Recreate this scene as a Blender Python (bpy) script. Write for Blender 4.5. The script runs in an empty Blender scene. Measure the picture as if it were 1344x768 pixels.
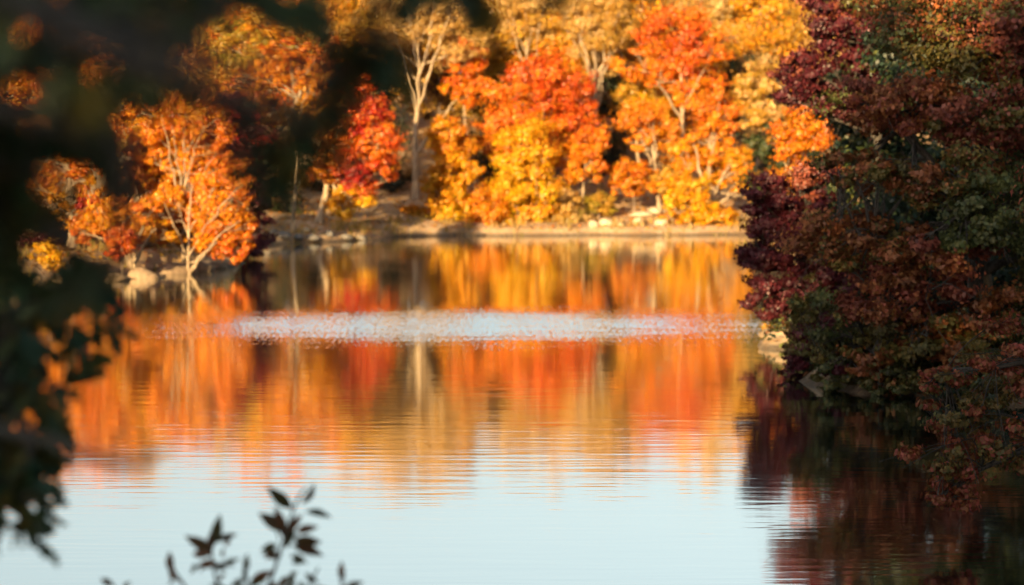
import bpy, math, random
import numpy as np
from mathutils import Vector

scene = bpy.context.scene
COL = scene.collection
F = 2508.0            # focal length in photo pixels (1344 wide)
CAM_H = 4.1
HOR = 200.0           # photo row of the horizon
PITCH = math.atan((384 - HOR) / F)
SUN_EL = math.radians(13.0)
SUN_AZ = math.radians(202.0)     # clockwise from +Y: behind the viewer, to the left


def P(px, py, D):
    """world point seen at photo pixel (px,py) on the vertical plane y = D"""
    dx = (px - 672) / F
    dv = -(py - 384) / F
    c, s = math.cos(PITCH), math.sin(PITCH)
    fy, fz = c + dv * s, -s + dv * c
    k = D / fy
    return np.array([dx * k, D, CAM_H + fz * k])


# ------------------------------------------------------------------ materials
def new_mat(name):
    m = bpy.data.materials.new(name)
    m.use_nodes = True
    nt = m.node_tree
    nt.nodes.clear()
    out = nt.nodes.new('ShaderNodeOutputMaterial')
    return m, nt, out


def N(nt, typ, **kw):
    n = nt.nodes.new(typ)
    for k, v in kw.items():
        setattr(n, k, v)
    return n


def leaf_material(name, trans=0.3, gloss=0.04):
    m, nt, out = new_mat(name)
    at = N(nt, 'ShaderNodeAttribute', attribute_name='tint')
    d = N(nt, 'ShaderNodeBsdfDiffuse')
    t = N(nt, 'ShaderNodeBsdfTranslucent')
    g = N(nt, 'ShaderNodeBsdfGlossy')
    g.inputs['Roughness'].default_value = 0.45
    mx = N(nt, 'ShaderNodeMixShader')
    mx.inputs[0].default_value = trans
    mg = N(nt, 'ShaderNodeMixShader')
    mg.inputs[0].default_value = gloss
    L = nt.links.new
    L(at.outputs['Color'], d.inputs['Color'])
    L(at.outputs['Color'], t.inputs['Color'])
    L(d.outputs[0], mx.inputs[1])
    L(t.outputs[0], mx.inputs[2])
    L(mx.outputs[0], mg.inputs[1])
    L(g.outputs[0], mg.inputs[2])
    L(mg.outputs[0], out.inputs[0])
    return m


def bark_material(name, c1, c2, scale=6.0):
    m, nt, out = new_mat(name)
    tc = N(nt, 'ShaderNodeTexCoord')
    mp = N(nt, 'ShaderNodeMapping')
    mp.inputs['Scale'].default_value = (scale, scale, scale * 0.18)
    nz = N(nt, 'ShaderNodeTexNoise')
    nz.inputs['Scale'].default_value = 1.6
    nz.inputs['Detail'].default_value = 5
    cr = N(nt, 'ShaderNodeValToRGB')
    cr.color_ramp.elements[0].position = 0.35
    cr.color_ramp.elements[0].color = (*c1, 1)
    cr.color_ramp.elements[1].position = 0.65
    cr.color_ramp.elements[1].color = (*c2, 1)
    p = N(nt, 'ShaderNodeBsdfPrincipled')
    p.inputs['Roughness'].default_value = 0.85
    b = N(nt, 'ShaderNodeBump')
    b.inputs['Strength'].default_value = 0.5
    b.inputs['Distance'].default_value = 0.03
    L = nt.links.new
    L(tc.outputs['Object'], mp.inputs[0])
    L(mp.outputs[0], nz.inputs['Vector'])
    L(nz.outputs['Fac'], cr.inputs[0])
    L(cr.outputs[0], p.inputs['Base Color'])
    L(nz.outputs['Fac'], b.inputs['Height'])
    L(b.outputs[0], p.inputs['Normal'])
    L(p.outputs[0], out.inputs[0])
    return m


M_LEAF = leaf_material('autumn_leaves', 0.48, 0.03)
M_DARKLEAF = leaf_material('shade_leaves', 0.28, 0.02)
M_NEARLEAF = leaf_material('near_leaves', 0.42, 0.02)
M_PALE = bark_material('pale_bark', (0.15, 0.105, 0.065), (0.38, 0.29, 0.19))
M_BARK = bark_material('brown_bark', (0.10, 0.07, 0.05), (0.22, 0.16, 0.11))
M_DARK = bark_material('dark_bark', (0.022, 0.018, 0.014), (0.06, 0.05, 0.04), 20)

# palettes: leaf base colours
PAL = {
    'plum': [(0.12, 0.020, 0.03), (0.15, 0.026, 0.03), (0.09, 0.018, 0.028)],
    'bough': [(0.26, 0.075, 0.035), (0.22, 0.085, 0.03), (0.28, 0.065, 0.045)],
    'boughgreen': [(0.13, 0.095, 0.028), (0.10, 0.085, 0.028), (0.17, 0.10, 0.03)],
    'red': [(0.520, 0.061, 0.010), (0.580, 0.099, 0.010), (0.600, 0.155, 0.010)],
    'redorange': [(0.580, 0.116, 0.008), (0.620, 0.175, 0.008), (0.600, 0.232, 0.010)],
    'orange': [(0.620, 0.221, 0.008), (0.640, 0.299, 0.008), (0.600, 0.169, 0.008)],
    'amber': [(0.640, 0.290, 0.008), (0.640, 0.348, 0.008), (0.620, 0.232, 0.008)],
    'yellow': [(0.640, 0.356, 0.006), (0.660, 0.410, 0.008), (0.620, 0.292, 0.006)],
    'crimson': [(0.42, 0.020, 0.014), (0.50, 0.035, 0.012), (0.34, 0.018, 0.018)],
    'tan': [(0.500, 0.284, 0.056), (0.560, 0.347, 0.080), (0.440, 0.252, 0.048)],
    'straw': [(0.60, 0.40, 0.14), (0.56, 0.36, 0.11), (0.62, 0.43, 0.18)],
    'gold': [(0.52, 0.30, 0.03), (0.50, 0.26, 0.03), (0.44, 0.27, 0.03)],
    'lime': [(0.34, 0.26, 0.02), (0.28, 0.24, 0.02), (0.42, 0.29, 0.02)],
    'green': [(0.05, 0.07, 0.02), (0.07, 0.08, 0.02), (0.035, 0.055, 0.022)],
    'pine': [(0.018, 0.035, 0.024), (0.024, 0.042, 0.024), (0.014, 0.026, 0.02)],
    'brown': [(0.16, 0.085, 0.035), (0.12, 0.07, 0.03), (0.20, 0.10, 0.04)],
    'purple': [(0.065, 0.011, 0.017), (0.050, 0.009, 0.015), (0.085, 0.014, 0.017)],
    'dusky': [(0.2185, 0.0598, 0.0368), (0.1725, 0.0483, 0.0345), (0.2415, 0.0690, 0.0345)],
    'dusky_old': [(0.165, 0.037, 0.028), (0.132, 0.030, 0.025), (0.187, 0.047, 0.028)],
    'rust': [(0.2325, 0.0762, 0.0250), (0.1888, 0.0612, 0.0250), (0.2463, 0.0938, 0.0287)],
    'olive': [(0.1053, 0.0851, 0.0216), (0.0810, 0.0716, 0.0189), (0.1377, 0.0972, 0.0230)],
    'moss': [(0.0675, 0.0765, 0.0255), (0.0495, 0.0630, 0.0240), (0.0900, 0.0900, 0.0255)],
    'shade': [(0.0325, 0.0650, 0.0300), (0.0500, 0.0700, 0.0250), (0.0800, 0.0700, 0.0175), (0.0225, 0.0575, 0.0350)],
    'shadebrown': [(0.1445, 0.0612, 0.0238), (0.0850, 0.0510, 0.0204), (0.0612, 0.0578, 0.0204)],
}


# ------------------------------------------------------------------ mesh helpers
def mesh_from(name, V, faces, mat, tint=None, smooth=False):
    """V (n,3); faces: list of (m,k) int arrays"""
    me = bpy.data.meshes.new(name)
    V = np.asarray(V, dtype=np.float32)
    me.vertices.add(len(V))
    me.vertices.foreach_set('co', V.ravel())
    tot = sum(f.size for f in faces)
    npoly = sum(len(f) for f in faces)
    me.loops.add(tot)
    me.polygons.add(npoly)
    me.loops.foreach_set('vertex_index', np.concatenate([f.ravel() for f in faces]).astype(np.int32))
    sizes = np.concatenate([np.full(len(f), f.shape[1]) for f in faces])
    starts = np.concatenate([[0], np.cumsum(sizes)[:-1]])
    me.polygons.foreach_set('loop_start', starts.astype(np.int32))
    me.polygons.foreach_set('loop_total', sizes.astype(np.int32))
    if smooth:
        me.polygons.foreach_set('use_smooth', np.ones(npoly, dtype=bool))
    if tint is not None:
        a = me.attributes.new('tint', 'FLOAT_COLOR', 'POINT')
        t = np.ones((len(V), 4), dtype=np.float32)
        t[:, :3] = tint
        a.data.foreach_set('color', t.ravel())
    me.update(calc_edges=True)
    if mat:
        me.materials.append(mat)
    return me


def link(name, me, parent=None, loc=None):
    o = bpy.data.objects.new(name, me)
    COL.objects.link(o)
    if parent is not None:
        o.parent = parent
    if loc is not None:
        o.location = loc
    return o


def tag(o, label=None, cat=None, group=None, kind=None):
    if label: o['label'] = label
    if cat: o['category'] = cat
    if group: o['group'] = group
    if kind: o['kind'] = kind
    return o


def empty(name, loc, label, cat, group=None):
    o = bpy.data.objects.new(name, None)
    COL.objects.link(o)
    o.location = loc
    o.empty_display_size = 0.3
    return tag(o, label, cat, group)


class Tubes:
    def __init__(self):
        self.V, self.Fq, self.n = [], [], 0

    def add(self, pts, radii, sides=6):
        pts = np.asarray(pts, float)
        radii = np.asarray(radii, float)
        k = len(pts)
        tg = np.gradient(pts, axis=0)
        tg /= np.linalg.norm(tg, axis=1)[:, None] + 1e-9
        ref = np.array([0.31, 0.83, 0.2]) if abs(tg[0][2]) > 0.6 else np.array([0.1, 0.2, 1.0])
        u = np.cross(tg, ref); u /= np.linalg.norm(u, axis=1)[:, None] + 1e-9
        v = np.cross(tg, u)
        a = np.linspace(0, 2 * np.pi, sides, endpoint=False)
        ring = u[:, None, :] * np.cos(a)[None, :, None] + v[:, None, :] * np.sin(a)[None, :, None]
        V = pts[:, None, :] + ring * radii[:, None, None]
        idx = np.arange(k * sides).reshape(k, sides) + self.n
        q = np.stack([idx[:-1], np.roll(idx[:-1], -1, 1), np.roll(idx[1:], -1, 1), idx[1:]], -1).reshape(-1, 4)
        self.V.append(V.reshape(-1, 3)); self.Fq.append(q); self.n += k * sides

    def build(self, name, mat, parent, off):
        if not self.V: return None
        me = mesh_from(name, np.concatenate(self.V) - off, [np.concatenate(self.Fq)], mat, smooth=True)
        return link(name, me, parent)


def curve(p0, p1, rng, lift=0.0, jit=0.05, n=7):
    p0, p1 = np.asarray(p0, float), np.asarray(p1, float)
    L = np.linalg.norm(p1 - p0)
    mid = (p0 + p1) / 2 + np.array([0, 0, lift * L]) + rng.normal(0, jit * L, 3)
    t = np.linspace(0, 1, n)[:, None]
    q = (1 - t) ** 2 * p0 + 2 * t * (1 - t) * mid + t ** 2 * p1
    q[1:-1] += rng.normal(0, 0.012 * L, (n - 2, 3))
    return q


def quads_leaves(C, Nn, size, rng, aspect=0.62):
    """folded diamond-ish leaf cards (two quads each, creased on the midrib)"""
    n = len(C)
    Nn = Nn / (np.linalg.norm(Nn, axis=1)[:, None] + 1e-9)
    r = rng.normal(size=(n, 3)); r[:, 2] -= 0.5
    t = r - (r * Nn).sum(1)[:, None] * Nn
    t /= np.linalg.norm(t, axis=1)[:, None] + 1e-9
    b = np.cross(Nn, t)
    s = np.asarray(size)[:, None]
    w = s * aspect * 0.5
    V = np.empty((n, 4, 3))
    V[:, 0] = C + t * s * 0.5
    V[:, 1] = C + b * w + t * s * 0.06 + Nn * s * 0.08
    V[:, 2] = C - t * s * 0.5
    V[:, 3] = C - b * w + t * s * 0.06 + Nn * s * 0.08
    f = np.arange(n * 4).reshape(n, 4)
    return V.reshape(-1, 3), f


def pick(pal, n, rng, jitter=0.16):
    c = np.array(PAL[pal])
    k = c[rng.integers(0, len(c), n)]
    k = k * (1 + rng.normal(0, jitter, (n, 1))) * (1 + rng.normal(0, 0.05, (n, 3)))
    return np.clip(k, 0.002, 0.8)


def fib(n, rng):
    i = np.arange(n) + 0.5
    ph = np.arccos(1 - 2 * i / n)
    th = np.pi * (1 + 5 ** 0.5) * i + rng.uniform(0, 6.28)
    return np.stack([np.cos(th) * np.sin(ph), np.sin(th) * np.sin(ph), np.cos(ph)], 1)


# ------------------------------------------------------------------ terrain
SHORE = [(-60, 40), (-34, 44), (-22, 51), (-14.9, 55.6), (-14.1, 57.8), (-13.4, 60.0), (-12.6, 63.5), (-11.2, 66.5),
         (-9.8, 69.0), (-9.7, 70.6), (-10.6, 72.6), (-13, 74.5), (-17, 77), (-19, 80), (-17, 83.2), (-11, 84.6), (-8.6, 87.2), (-6.2, 89.8),
         (-5.9, 92.4), (-4.4, 93.6), (-2.7, 94.2), (0.6, 93.7), (4.0, 94.6), (6.6, 93.9), (8.6, 94.5), (11.2, 95.2), (14, 94), (17, 86), (16.5, 68), (13, 54),
         (9.4, 47.5), (6.9, 44.2), (5.5, 41.6), (5.3, 40.2), (6.2, 38.0), (5.7, 36.0), (5.2, 34.2), (5.9, 32.6), (6.8, 31.8), (8.4, 31.1), (11.4, 30.2),
         (11.2, 27), (9.6, 23), (9.0, 18), (8.6, 13.5), (6.5, 10.5), (2, 9.2), (-6, 8.8), (-14, 10), (-24, 12), (-60, 14)]
SH = np.array(SHORE)


def signed_dist(X, Y):
    """positive on land, negative in the lake"""
    A = SH; B = np.roll(SH, -1, 0)
    d2 = np.full(X.shape, 1e18)
    inside = np.zeros(X.shape, bool)
    for (ax, ay), (bx, by) in zip(A, B):
        ex, ey = bx - ax, by - ay
        t = np.clip(((X - ax) * ex + (Y - ay) * ey) / (ex * ex + ey * ey), 0, 1)
        d2 = np.minimum(d2, (X - ax - t * ex) ** 2 + (Y - ay - t * ey) ** 2)
        c = (ay > Y) != (by > Y)
        with np.errstate(divide='ignore', invalid='ignore'):
            xi = (bx - ax) * (Y - ay) / (by - ay if by != ay else 1e-9) + ax
        inside ^= c & (X < xi)
    return np.where(inside, -1, 1) * np.sqrt(d2)


def sm(a, b, x):
    t = np.clip((x - a) / (b - a), 0, 1)
    return t * t * (3 - 2 * t)


def wobble(X, Y):
    return (np.sin(X * 0.9 + 1.3 * np.sin(Y * 0.37)) * np.sin(Y * 0.8 + 0.7) * 0.5 +
            np.sin(X * 2.3 + Y * 1.1) * 0.22 + np.sin(X * 0.31 - Y * 0.23) * 0.7 + np.sin(X * 4.7 - Y * 3.9) * 0.1)


def height(X, Y):
    X = np.asarray(X, float); Y = np.asarray(Y, float)
    d = signed_dist(X, Y)
    d = d + (0.16 * np.sin(X * 1.9 + Y * .7) + 0.10 * np.sin(X * 4.3 - Y * 2.9) + .06 * np.sin(X * 9.1 + Y * 3)) * sm(0, .3, np.abs(d) + .3)
    far = sm(78, 96, Y)
    near = 1 - sm(8, 22, Y)
    right = sm(0, 8, X) * (1 - far) * (1 - near)
    slope = 0.05 + far * (0.05 + 0.095 * sm(4, 22, d)) + right * 0.10 + near * 0.225
    slope = np.where((X < -27), slope * (1 - near * sm(27, 33, -X) * 0.97), slope)  # unseen land kept low here so the sun reaches the point
    cap = 3.0 + far * 11.0 + near * 9.5
    up = cap * (1 - np.exp(-slope * np.maximum(d, 0) / cap * 1.15))
    step = 0.28 * sm(0, 0.5, d)
    pen = (X < -7) * sm(53, 56, Y) * (1 - sm(72, 76, Y))
    step = step + 0.34 * pen * sm(0.1, 1.0, d)
    h = step + up + wobble(X, Y) * 0.13 * sm(0.3, 4, d)
    return np.where(d > 0, h, np.maximum(-0.45 * -d, -2.2) - 0.03)


def hz(x, y):
    return float(height(np.array([x]), np.array([y]))[0])


def axis(segs):
    out = []
    for a, b, st in segs:
        out.append(np.arange(a, b, st))
    return np.unique(np.round(np.concatenate(out + [[segs[-1][1]]]), 3))


gx = axis([(-420, -120, 30), (-120, -40, 5), (-40, -26, 1.2), (-26, 26, 0.5), (26, 40, 1.2), (40, 120, 5), (120, 420, 30)])
gy = axis([(-160, -60, 15), (-60, 0, 2.5), (0, 60, 0.55), (60, 112, 0.5), (112, 180, 3), (180, 700, 40)])
GX, GY = np.meshgrid(gx, gy)
GZ = height(GX, GY)
V = np.stack([GX, GY, GZ], -1).reshape(-1, 3)
r_, c_ = GX.shape
ii = np.arange(r_ * c_).reshape(r_, c_)
Q = np.stack([ii[:-1, :-1], ii[:-1, 1:], ii[1:, 1:], ii[1:, :-1]], -1).reshape(-1, 4)


def ground_material():
    m, nt, out = new_mat('bank_soil_and_litter')
    L = nt.links.new
    geo = N(nt, 'ShaderNodeNewGeometry')
    n1 = N(nt, 'ShaderNodeTexNoise'); n1.inputs['Scale'].default_value = 0.5; n1.inputs['Detail'].default_value = 6
    n2 = N(nt, 'ShaderNodeTexNoise'); n2.inputs['Scale'].default_value = 5.0; n2.inputs['Detail'].default_value = 5
    n3 = N(nt, 'ShaderNodeTexVoronoi'); n3.inputs['Scale'].default_value = 7.0
    for n in (n1, n2, n3):
        L(geo.outputs['Position'], n.inputs['Vector'])
    r1 = N(nt, 'ShaderNodeValToRGB')
    e = r1.color_ramp.elements
    e[0].position = 0.32; e[0].color = (0.24, 0.16, 0.10, 1)
    e[1].position = 0.68; e[1].color = (0.56, 0.42, 0.28, 1)
    x = r1.color_ramp.elements.new(0.5); x.color = (0.42, 0.30, 0.19, 1)
    L(n1.outputs['Fac'], r1.inputs[0])
    r2 = N(nt, 'ShaderNodeValToRGB')
    e = r2.color_ramp.elements
    e[0].position = 0.45; e[0].color = (0, 0, 0, 1)
    e[1].position = 0.62; e[1].color = (1, 1, 1, 1)
    L(n2.outputs['Fac'], r2.inputs[0])
    mx = N(nt, 'ShaderNodeMixRGB'); mx.inputs[2].default_value = (0.46, 0.25, 0.09, 1)
    ml = N(nt, 'ShaderNodeMath', operation='MULTIPLY'); ml.inputs[1].default_value = 0.6
    L(r2.outputs[0], ml.inputs[0]); L(ml.outputs[0], mx.inputs[0]); L(r1.outputs[0], mx.inputs[1])
    mx2 = N(nt, 'ShaderNodeMixRGB', blend_type='MULTIPLY'); mx2.inputs[0].default_value = 0.35
    L(mx.outputs[0], mx2.inputs[1]); L(n3.outputs['Distance'], mx2.inputs[2])
    # wet strip along the water line
    sep = N(nt, 'ShaderNodeSeparateXYZ'); L(geo.outputs['Position'], sep.inputs[0])
    mr = N(nt, 'ShaderNodeMapRange'); mr.inputs['From Min'].default_value = 0.05; mr.inputs['From Max'].default_value = 0.22
    mr.inputs['To Min'].default_value = 0.3; mr.inputs['To Max'].default_value = 1.0
    L(sep.outputs['Z'], mr.inputs['Value'])
    mx3 = N(nt, 'ShaderNodeMixRGB', blend_type='MULTIPLY'); mx3.inputs[0].default_value = 1.0
    L(mx2.outputs[0], mx3.inputs[1]); L(mr.outputs[0], mx3.inputs[2])
    p = N(nt, 'ShaderNodeBsdfPrincipled'); p.inputs['Roughness'].default_value = 0.9
    b = N(nt, 'ShaderNodeBump'); b.inputs['Strength'].default_value = 0.7; b.inputs['Distance'].default_value = 0.12
    L(n2.outputs['Fac'], b.inputs['Height']); L(b.outputs[0], p.inputs['Normal'])
    L(mx3.outputs[0], p.inputs['Base Color'])
    L(p.outputs[0], out.inputs[0])
    return m


M_GROUND = ground_material()
ground = link('ground', mesh_from('ground', V, [Q], M_GROUND, smooth=True))
tag(ground, 'leaf littered tan banks and wooded rise round the lake', kind='structure')


# ------------------------------------------------------------------ water
def water_material():
    m, nt, out = new_mat('lake_water')
    L = nt.links.new
    geo = N(nt, 'ShaderNodeNewGeometry')

    def mapped(sx, sy, rot=0.0):
        mp = N(nt, 'ShaderNodeMapping')
        mp.inputs['Scale'].default_value = (sx, sy, 1)
        mp.inputs['Rotation'].default_value = (0, 0, rot)
        L(geo.outputs['Position'], mp.inputs[0])
        return mp

    def noise(mp, detail, rough=0.5):
        n = N(nt, 'ShaderNodeTexNoise')
        n.inputs['Scale'].default_value = 1.0
        n.inputs['Detail'].default_value = detail
        n.inputs['Roughness'].default_value = rough
        L(mp.outputs[0], n.inputs['Vector'])
        return n

    def math_(op, a, b):
        n = N(nt, 'ShaderNodeMath', operation=op)
        for i, v in enumerate((a, b)):
            if isinstance(v, (int, float)):
                n.inputs[i].default_value = v
            elif v is not None:
                L(v, n.inputs[i])
        return n.outputs[0]
    a = noise(mapped(0.55, 4.6, 0.10), 1.5)         # long low wavelets
    b = noise(mapped(1.6, 8.5, -0.16), 1.5)         # finer ripples
    c = noise(mapped(0.12, 0.35, 0.2), 2.0)         # slow swell
    h = math_('ADD', math_('MULTIPLY', a.outputs['Fac'], 0.0023), math_('MULTIPLY', b.outputs['Fac'], 0.0010))
    # calm and ruffled lanes
    lane = N(nt, 'ShaderNodeMapRange')
    lane.inputs['From Min'].default_value = 0.35; lane.inputs['From Max'].default_value = 0.65
    lane.inputs['To Min'].default_value = 0.65; lane.inputs['To Max'].default_value = 1.35
    L(c.outputs['Fac'], lane.inputs['Value'])
    h = math_('MULTIPLY', h, lane.outputs[0])
    h = math_('ADD', h, math_('MULTIPLY', c.outputs['Fac'], 0.0012))
    bump = N(nt, 'ShaderNodeBump')
    bump.inputs['Strength'].default_value = 1.0
    bump.inputs['Distance'].default_value = 1.0
    L(h, bump.inputs['Height'])
    # gust patch: wind-roughened water in the middle of the lake
    sep = N(nt, 'ShaderNodeSeparateXYZ'); L(geo.outputs['Position'], sep.inputs[0])
    ex = math_('DIVIDE', math_('SUBTRACT', sep.outputs['X'], -1.7), 10.8)
    ey = math_('DIVIDE', math_('SUBTRACT', sep.outputs['Y'], 45.6), 6.0)
    rr = math_('SQRT', math_('ADD', math_('MULTIPLY', ex, ex), math_('MULTIPLY', ey, ey)), None)
    streak = noise(mapped(0.35, 1.6, 0.1), 3.0, 0.6)
    rr = math_('ADD', rr, math_('MULTIPLY', math_('SUBTRACT', streak.outputs['Fac'], 0.5), 0.9))
    mask0 = N(nt, 'ShaderNodeMapRange', interpolation_type='SMOOTHSTEP')
    mask0.inputs['From Min'].default_value = 1.28; mask0.inputs['From Max'].default_value = 0.12
    L(rr, mask0.inputs['Value'])
    wob = noise(mapped(13.0, 5.5, 0), 2.0, 0.6)
    w1 = N(nt, 'ShaderNodeMapRange')
    w1.inputs['From Min'].default_value = 0.28; w1.inputs['From Max'].default_value = 0.70
    L(wob.outputs['Fac'], w1.inputs['Value'])
    mask = N(nt, 'ShaderNodeMapRange')
    mask.inputs['From Min'].default_value = -0.2; mask.inputs['From Max'].default_value = 0.34
    L(math_('SUBTRACT', mask0.outputs[0], w1.outputs[0]), mask.inputs['Value'])
    # short steep wavelets; the faces one sees at a low angle are those leaning towards the eye
    g = N(nt, 'ShaderNodeTexNoise'); g.inputs['Scale'].default_value = 1.0; g.inputs['Detail'].default_value = 3.0
    L(mapped(20.0, 12.0).outputs[0], g.inputs['Vector'])
    vm = N(nt, 'ShaderNodeVectorMath', operation='SUBTRACT'); vm.inputs[1].default_value = (0.5, 0.5, 0.5)
    L(g.outputs['Color'], vm.inputs[0])
    sc = N(nt, 'ShaderNodeVectorMath', operation='MULTIPLY'); sc.inputs[1].default_value = (0.12, 0.20, 0.0)
    L(vm.outputs[0], sc.inputs[0])
    ad = N(nt, 'ShaderNodeVectorMath', operation='ADD'); ad.inputs[1].default_value = (0.0, -0.078, 0.0)
    L(sc.outputs[0], ad.inputs[0])
    scm = N(nt, 'ShaderNodeVectorMath', operation='SCALE')
    edge = N(nt, 'ShaderNodeMapRange'); edge.inputs['From Min'].default_value = 0.0; edge.inputs['From Max'].default_value = 0.22
    L(mask0.outputs[0], edge.inputs['Value'])
    L(ad.outputs[0], scm.inputs[0]); L(math_('MULTIPLY', mask.outputs[0], edge.outputs[0]), scm.inputs['Scale'])
    an = N(nt, 'ShaderNodeVectorMath', operation='ADD')
    L(bump.outputs[0], an.inputs[0]); L(scm.outputs[0], an.inputs[1])
    nn = N(nt, 'ShaderNodeVectorMath', operation='NORMALIZE'); L(an.outputs[0], nn.inputs[0])
    gl = N(nt, 'ShaderNodeBsdfGlossy')
    gl.inputs['Color'].default_value = (0.97, 0.98, 0.955, 1)
    gl.inputs['Roughness'].default_value = 0.058
    L(nn.outputs[0], gl.inputs['Normal'])
    df = N(nt, 'ShaderNodeBsdfDiffuse'); df.inputs['Color'].default_value = (0.006, 0.020, 0.022, 1)
    mx = N(nt, 'ShaderNodeMixShader'); mx.inputs[0].default_value = 0.92
    L(df.outputs[0], mx.inputs[1]); L(gl.outputs[0], mx.inputs[2])
    L(mx.outputs[0], out.inputs[0])
    return m


wv = np.array([(-62, 6, 0), (34, 6, 0), (34, 100, 0), (-62, 100, 0)], float)
water = link('water', mesh_from('water', wv, [np.array([[0, 1, 2, 3]])], water_material()))
tag(water, 'calm lake mirroring the autumn trees with a wind ruffled patch', kind='structure')


# ------------------------------------------------------------------ trees
def make_tree(name, label, px, D, blobs, leaf=0.26, nleaf=6000, tr=0.14, bark=None, seed=1, cat='tree', group=None,
              fork=0.35, limbs=5, ncl=24, clump=0.36, flat=0.75, thin=0.0, top=None, stems=(), loc=None, leafmat=None,
              names=('trunk', 'limb', 'crown'), lift=0.12, twig=0.25, depth=0.85, updir=0.12, aspect=0.62, hollow=0.5, lush=1.0, vary=.13):
    nleaf = int(nleaf * 4.4 * lush); leaf = leaf * 0.54
    rng = np.random.default_rng(seed)
    bark = bark or M_PALE
    leafmat = leafmat or M_LEAF
    if loc is None:
        x = (px - 672) / F * D
        loc = np.array([x, D, hz(x, D) - 0.06])
    root = empty(name, loc, label, cat, group)
    B = []
    for b in blobs:
        bx, by, rx, ry, dd, pal = b[:6]
        w = b[6] if len(b) > 6 else 1.0
        c = P(bx, by, D + dd)
        k = (D + dd) / F
        B.append((c, np.array([rx * k, max(rx, ry) * k * depth if depth < 2 else depth, ry * k]), pal, w))
    area = [(r[0] * r[2]) ** 0.9 * w for _, r, _, w in B]
    tot = sum(area)
    clumps = []     # centre, radius, palette, share
    for (c, r, pal, w), a in zip(B, area):
        n = max(7, int(ncl * (a / tot) * len(B) ** 0.5))
        pts = fib(n, rng)
        pts = pts + rng.normal(0, 0.16, pts.shape)
        rad = rng.uniform(hollow, 0.92, n)[:, None]
        mean = (r[0] + r[2]) / 2
        keep = np.ones(n, bool)
        if thin: keep &= ~((pts[:, 1] < -0.25) & (rng.random(n) < thin))
        for p_, k_ in zip(c + pts * rad * r, keep):
            if k_:
                clumps.append((p_, clump * mean * rng.uniform(0.5, 1.45), pal, a / tot / n))
    CP = np.array([c[0] for c in clumps])
    # trunk
    if top is None:
        hi = max(B, key=lambda b: b[0][2])
        tp = np.array(hi[0]) + np.array([0, 0, hi[1][2] * 0.35])
    else:
        tp = P(top[0], top[1], D)
    H = max(0.35, tp[2] - loc[2])
    sk = []           # (points, radii, tubes)
    tt = np.linspace(0, 1, 12)
    trunk = loc + (tp - loc) * tt[:, None] + np.stack([np.cumsum(rng.normal(0, 0.012 * H, 12)) * tt * (1 - tt) * 2,
                                                        np.cumsum(rng.normal(0, 0.012 * H, 12)) * tt * (1 - tt) * 2, np.zeros(12)], 1)
    rad = tr * (1 - 0.86 * tt) * (1 + 0.5 * np.exp(-tt * 14))
    T = Tubes(); T.add(trunk, rad, 8)
    sk.append((trunk, rad, T, names[0]))
    for s in stems:
        sp = P(s[0], s[1], D + (s[2] if len(s) > 2 else 0))
        f0 = s[3] if len(s) > 3 else 0.03
        i0 = f0 * 11
        st = trunk[int(i0)] + (trunk[min(11, int(i0) + 1)] - trunk[int(i0)]) * (i0 % 1)
        pts = curve(st, sp, rng, 0.16 if f0 < 0.2 else 0.05, 0.03, 9)
        rr = np.linspace(rad[int(i0)] * 0.72, tr * 0.13, 9)
        t2 = Tubes(); t2.add(pts, rr, 6)
        sk.append((pts, rr, t2, names[1]))
    # main limbs: farthest-point choice of clumps
    if limbs and len(CP):
        ch = [int(np.argmax(CP[:, 2]))]
        dist = np.linalg.norm(CP - CP[ch[0]], axis=1)
        while len(ch) < min(limbs, len(CP)):
            i = int(np.argmax(dist)); ch.append(i)
            dist = np.minimum(dist, np.linalg.norm(CP - CP[i], axis=1))
        for q, i in enumerate(ch):
            f = min(0.92, max(fork, fork + (CP[i][2] - loc[2]) / H * 0.45 - 0.12 + rng.uniform(-.06, .06)))
            i0 = f * 11
            st = trunk[int(i0)] + (trunk[min(11, int(i0) + 1)] - trunk[int(i0)]) * (i0 % 1)
            pts = curve(st, CP[i], rng, lift * rng.uniform(0.3, 1.2) * (1 if CP[i][2] > st[2] else 0.4), 0.05, 9)
            rr = np.linspace(np.interp(f, tt, rad) * 0.62, tr * 0.1, 9)
            t2 = Tubes(); t2.add(pts, rr, 6)
            sk.append((pts, rr, t2, names[1]))
    # twigs
    allp = np.concatenate([s[0][2:] for s in sk]); own = np.concatenate([[k] * len(s[0][2:]) for k, s in enumerate(sk)])
    allr = np.concatenate([s[1][2:] for s in sk])
    for c, rc, pal, sh in clumps:
        d = np.linalg.norm(allp - c, axis=1) + np.maximum(0, allp[:, 2] - c[2]) * 0.8
        j = int(rng.choice(np.argsort(d)[:4]))
        pts = curve(allp[j], c + rng.normal(0, rc * 0.3, 3), rng, 0.1, 0.06, 5)
        r0 = min(allr[j] * 0.6, tr * twig)
        sk[own[j]][2].add(pts, np.linspace(r0, 0.15 * r0 + 0.004, 5), 5)
        for _ in range(3):
            e = c + rng.normal(0, rc * 0.75, 3)
            q = curve(pts[rng.integers(1, 4)], e, rng, 0.05, 0.08, 4)
            sk[own[j]][2].add(q, np.linspace(r0 * 0.5, 0.004, 4), 4)
    for pts, rr, t, nm in sk:
        t.build(nm, bark, root, loc)
    # foliage
    LC, LN, LT = [], [], []
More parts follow.
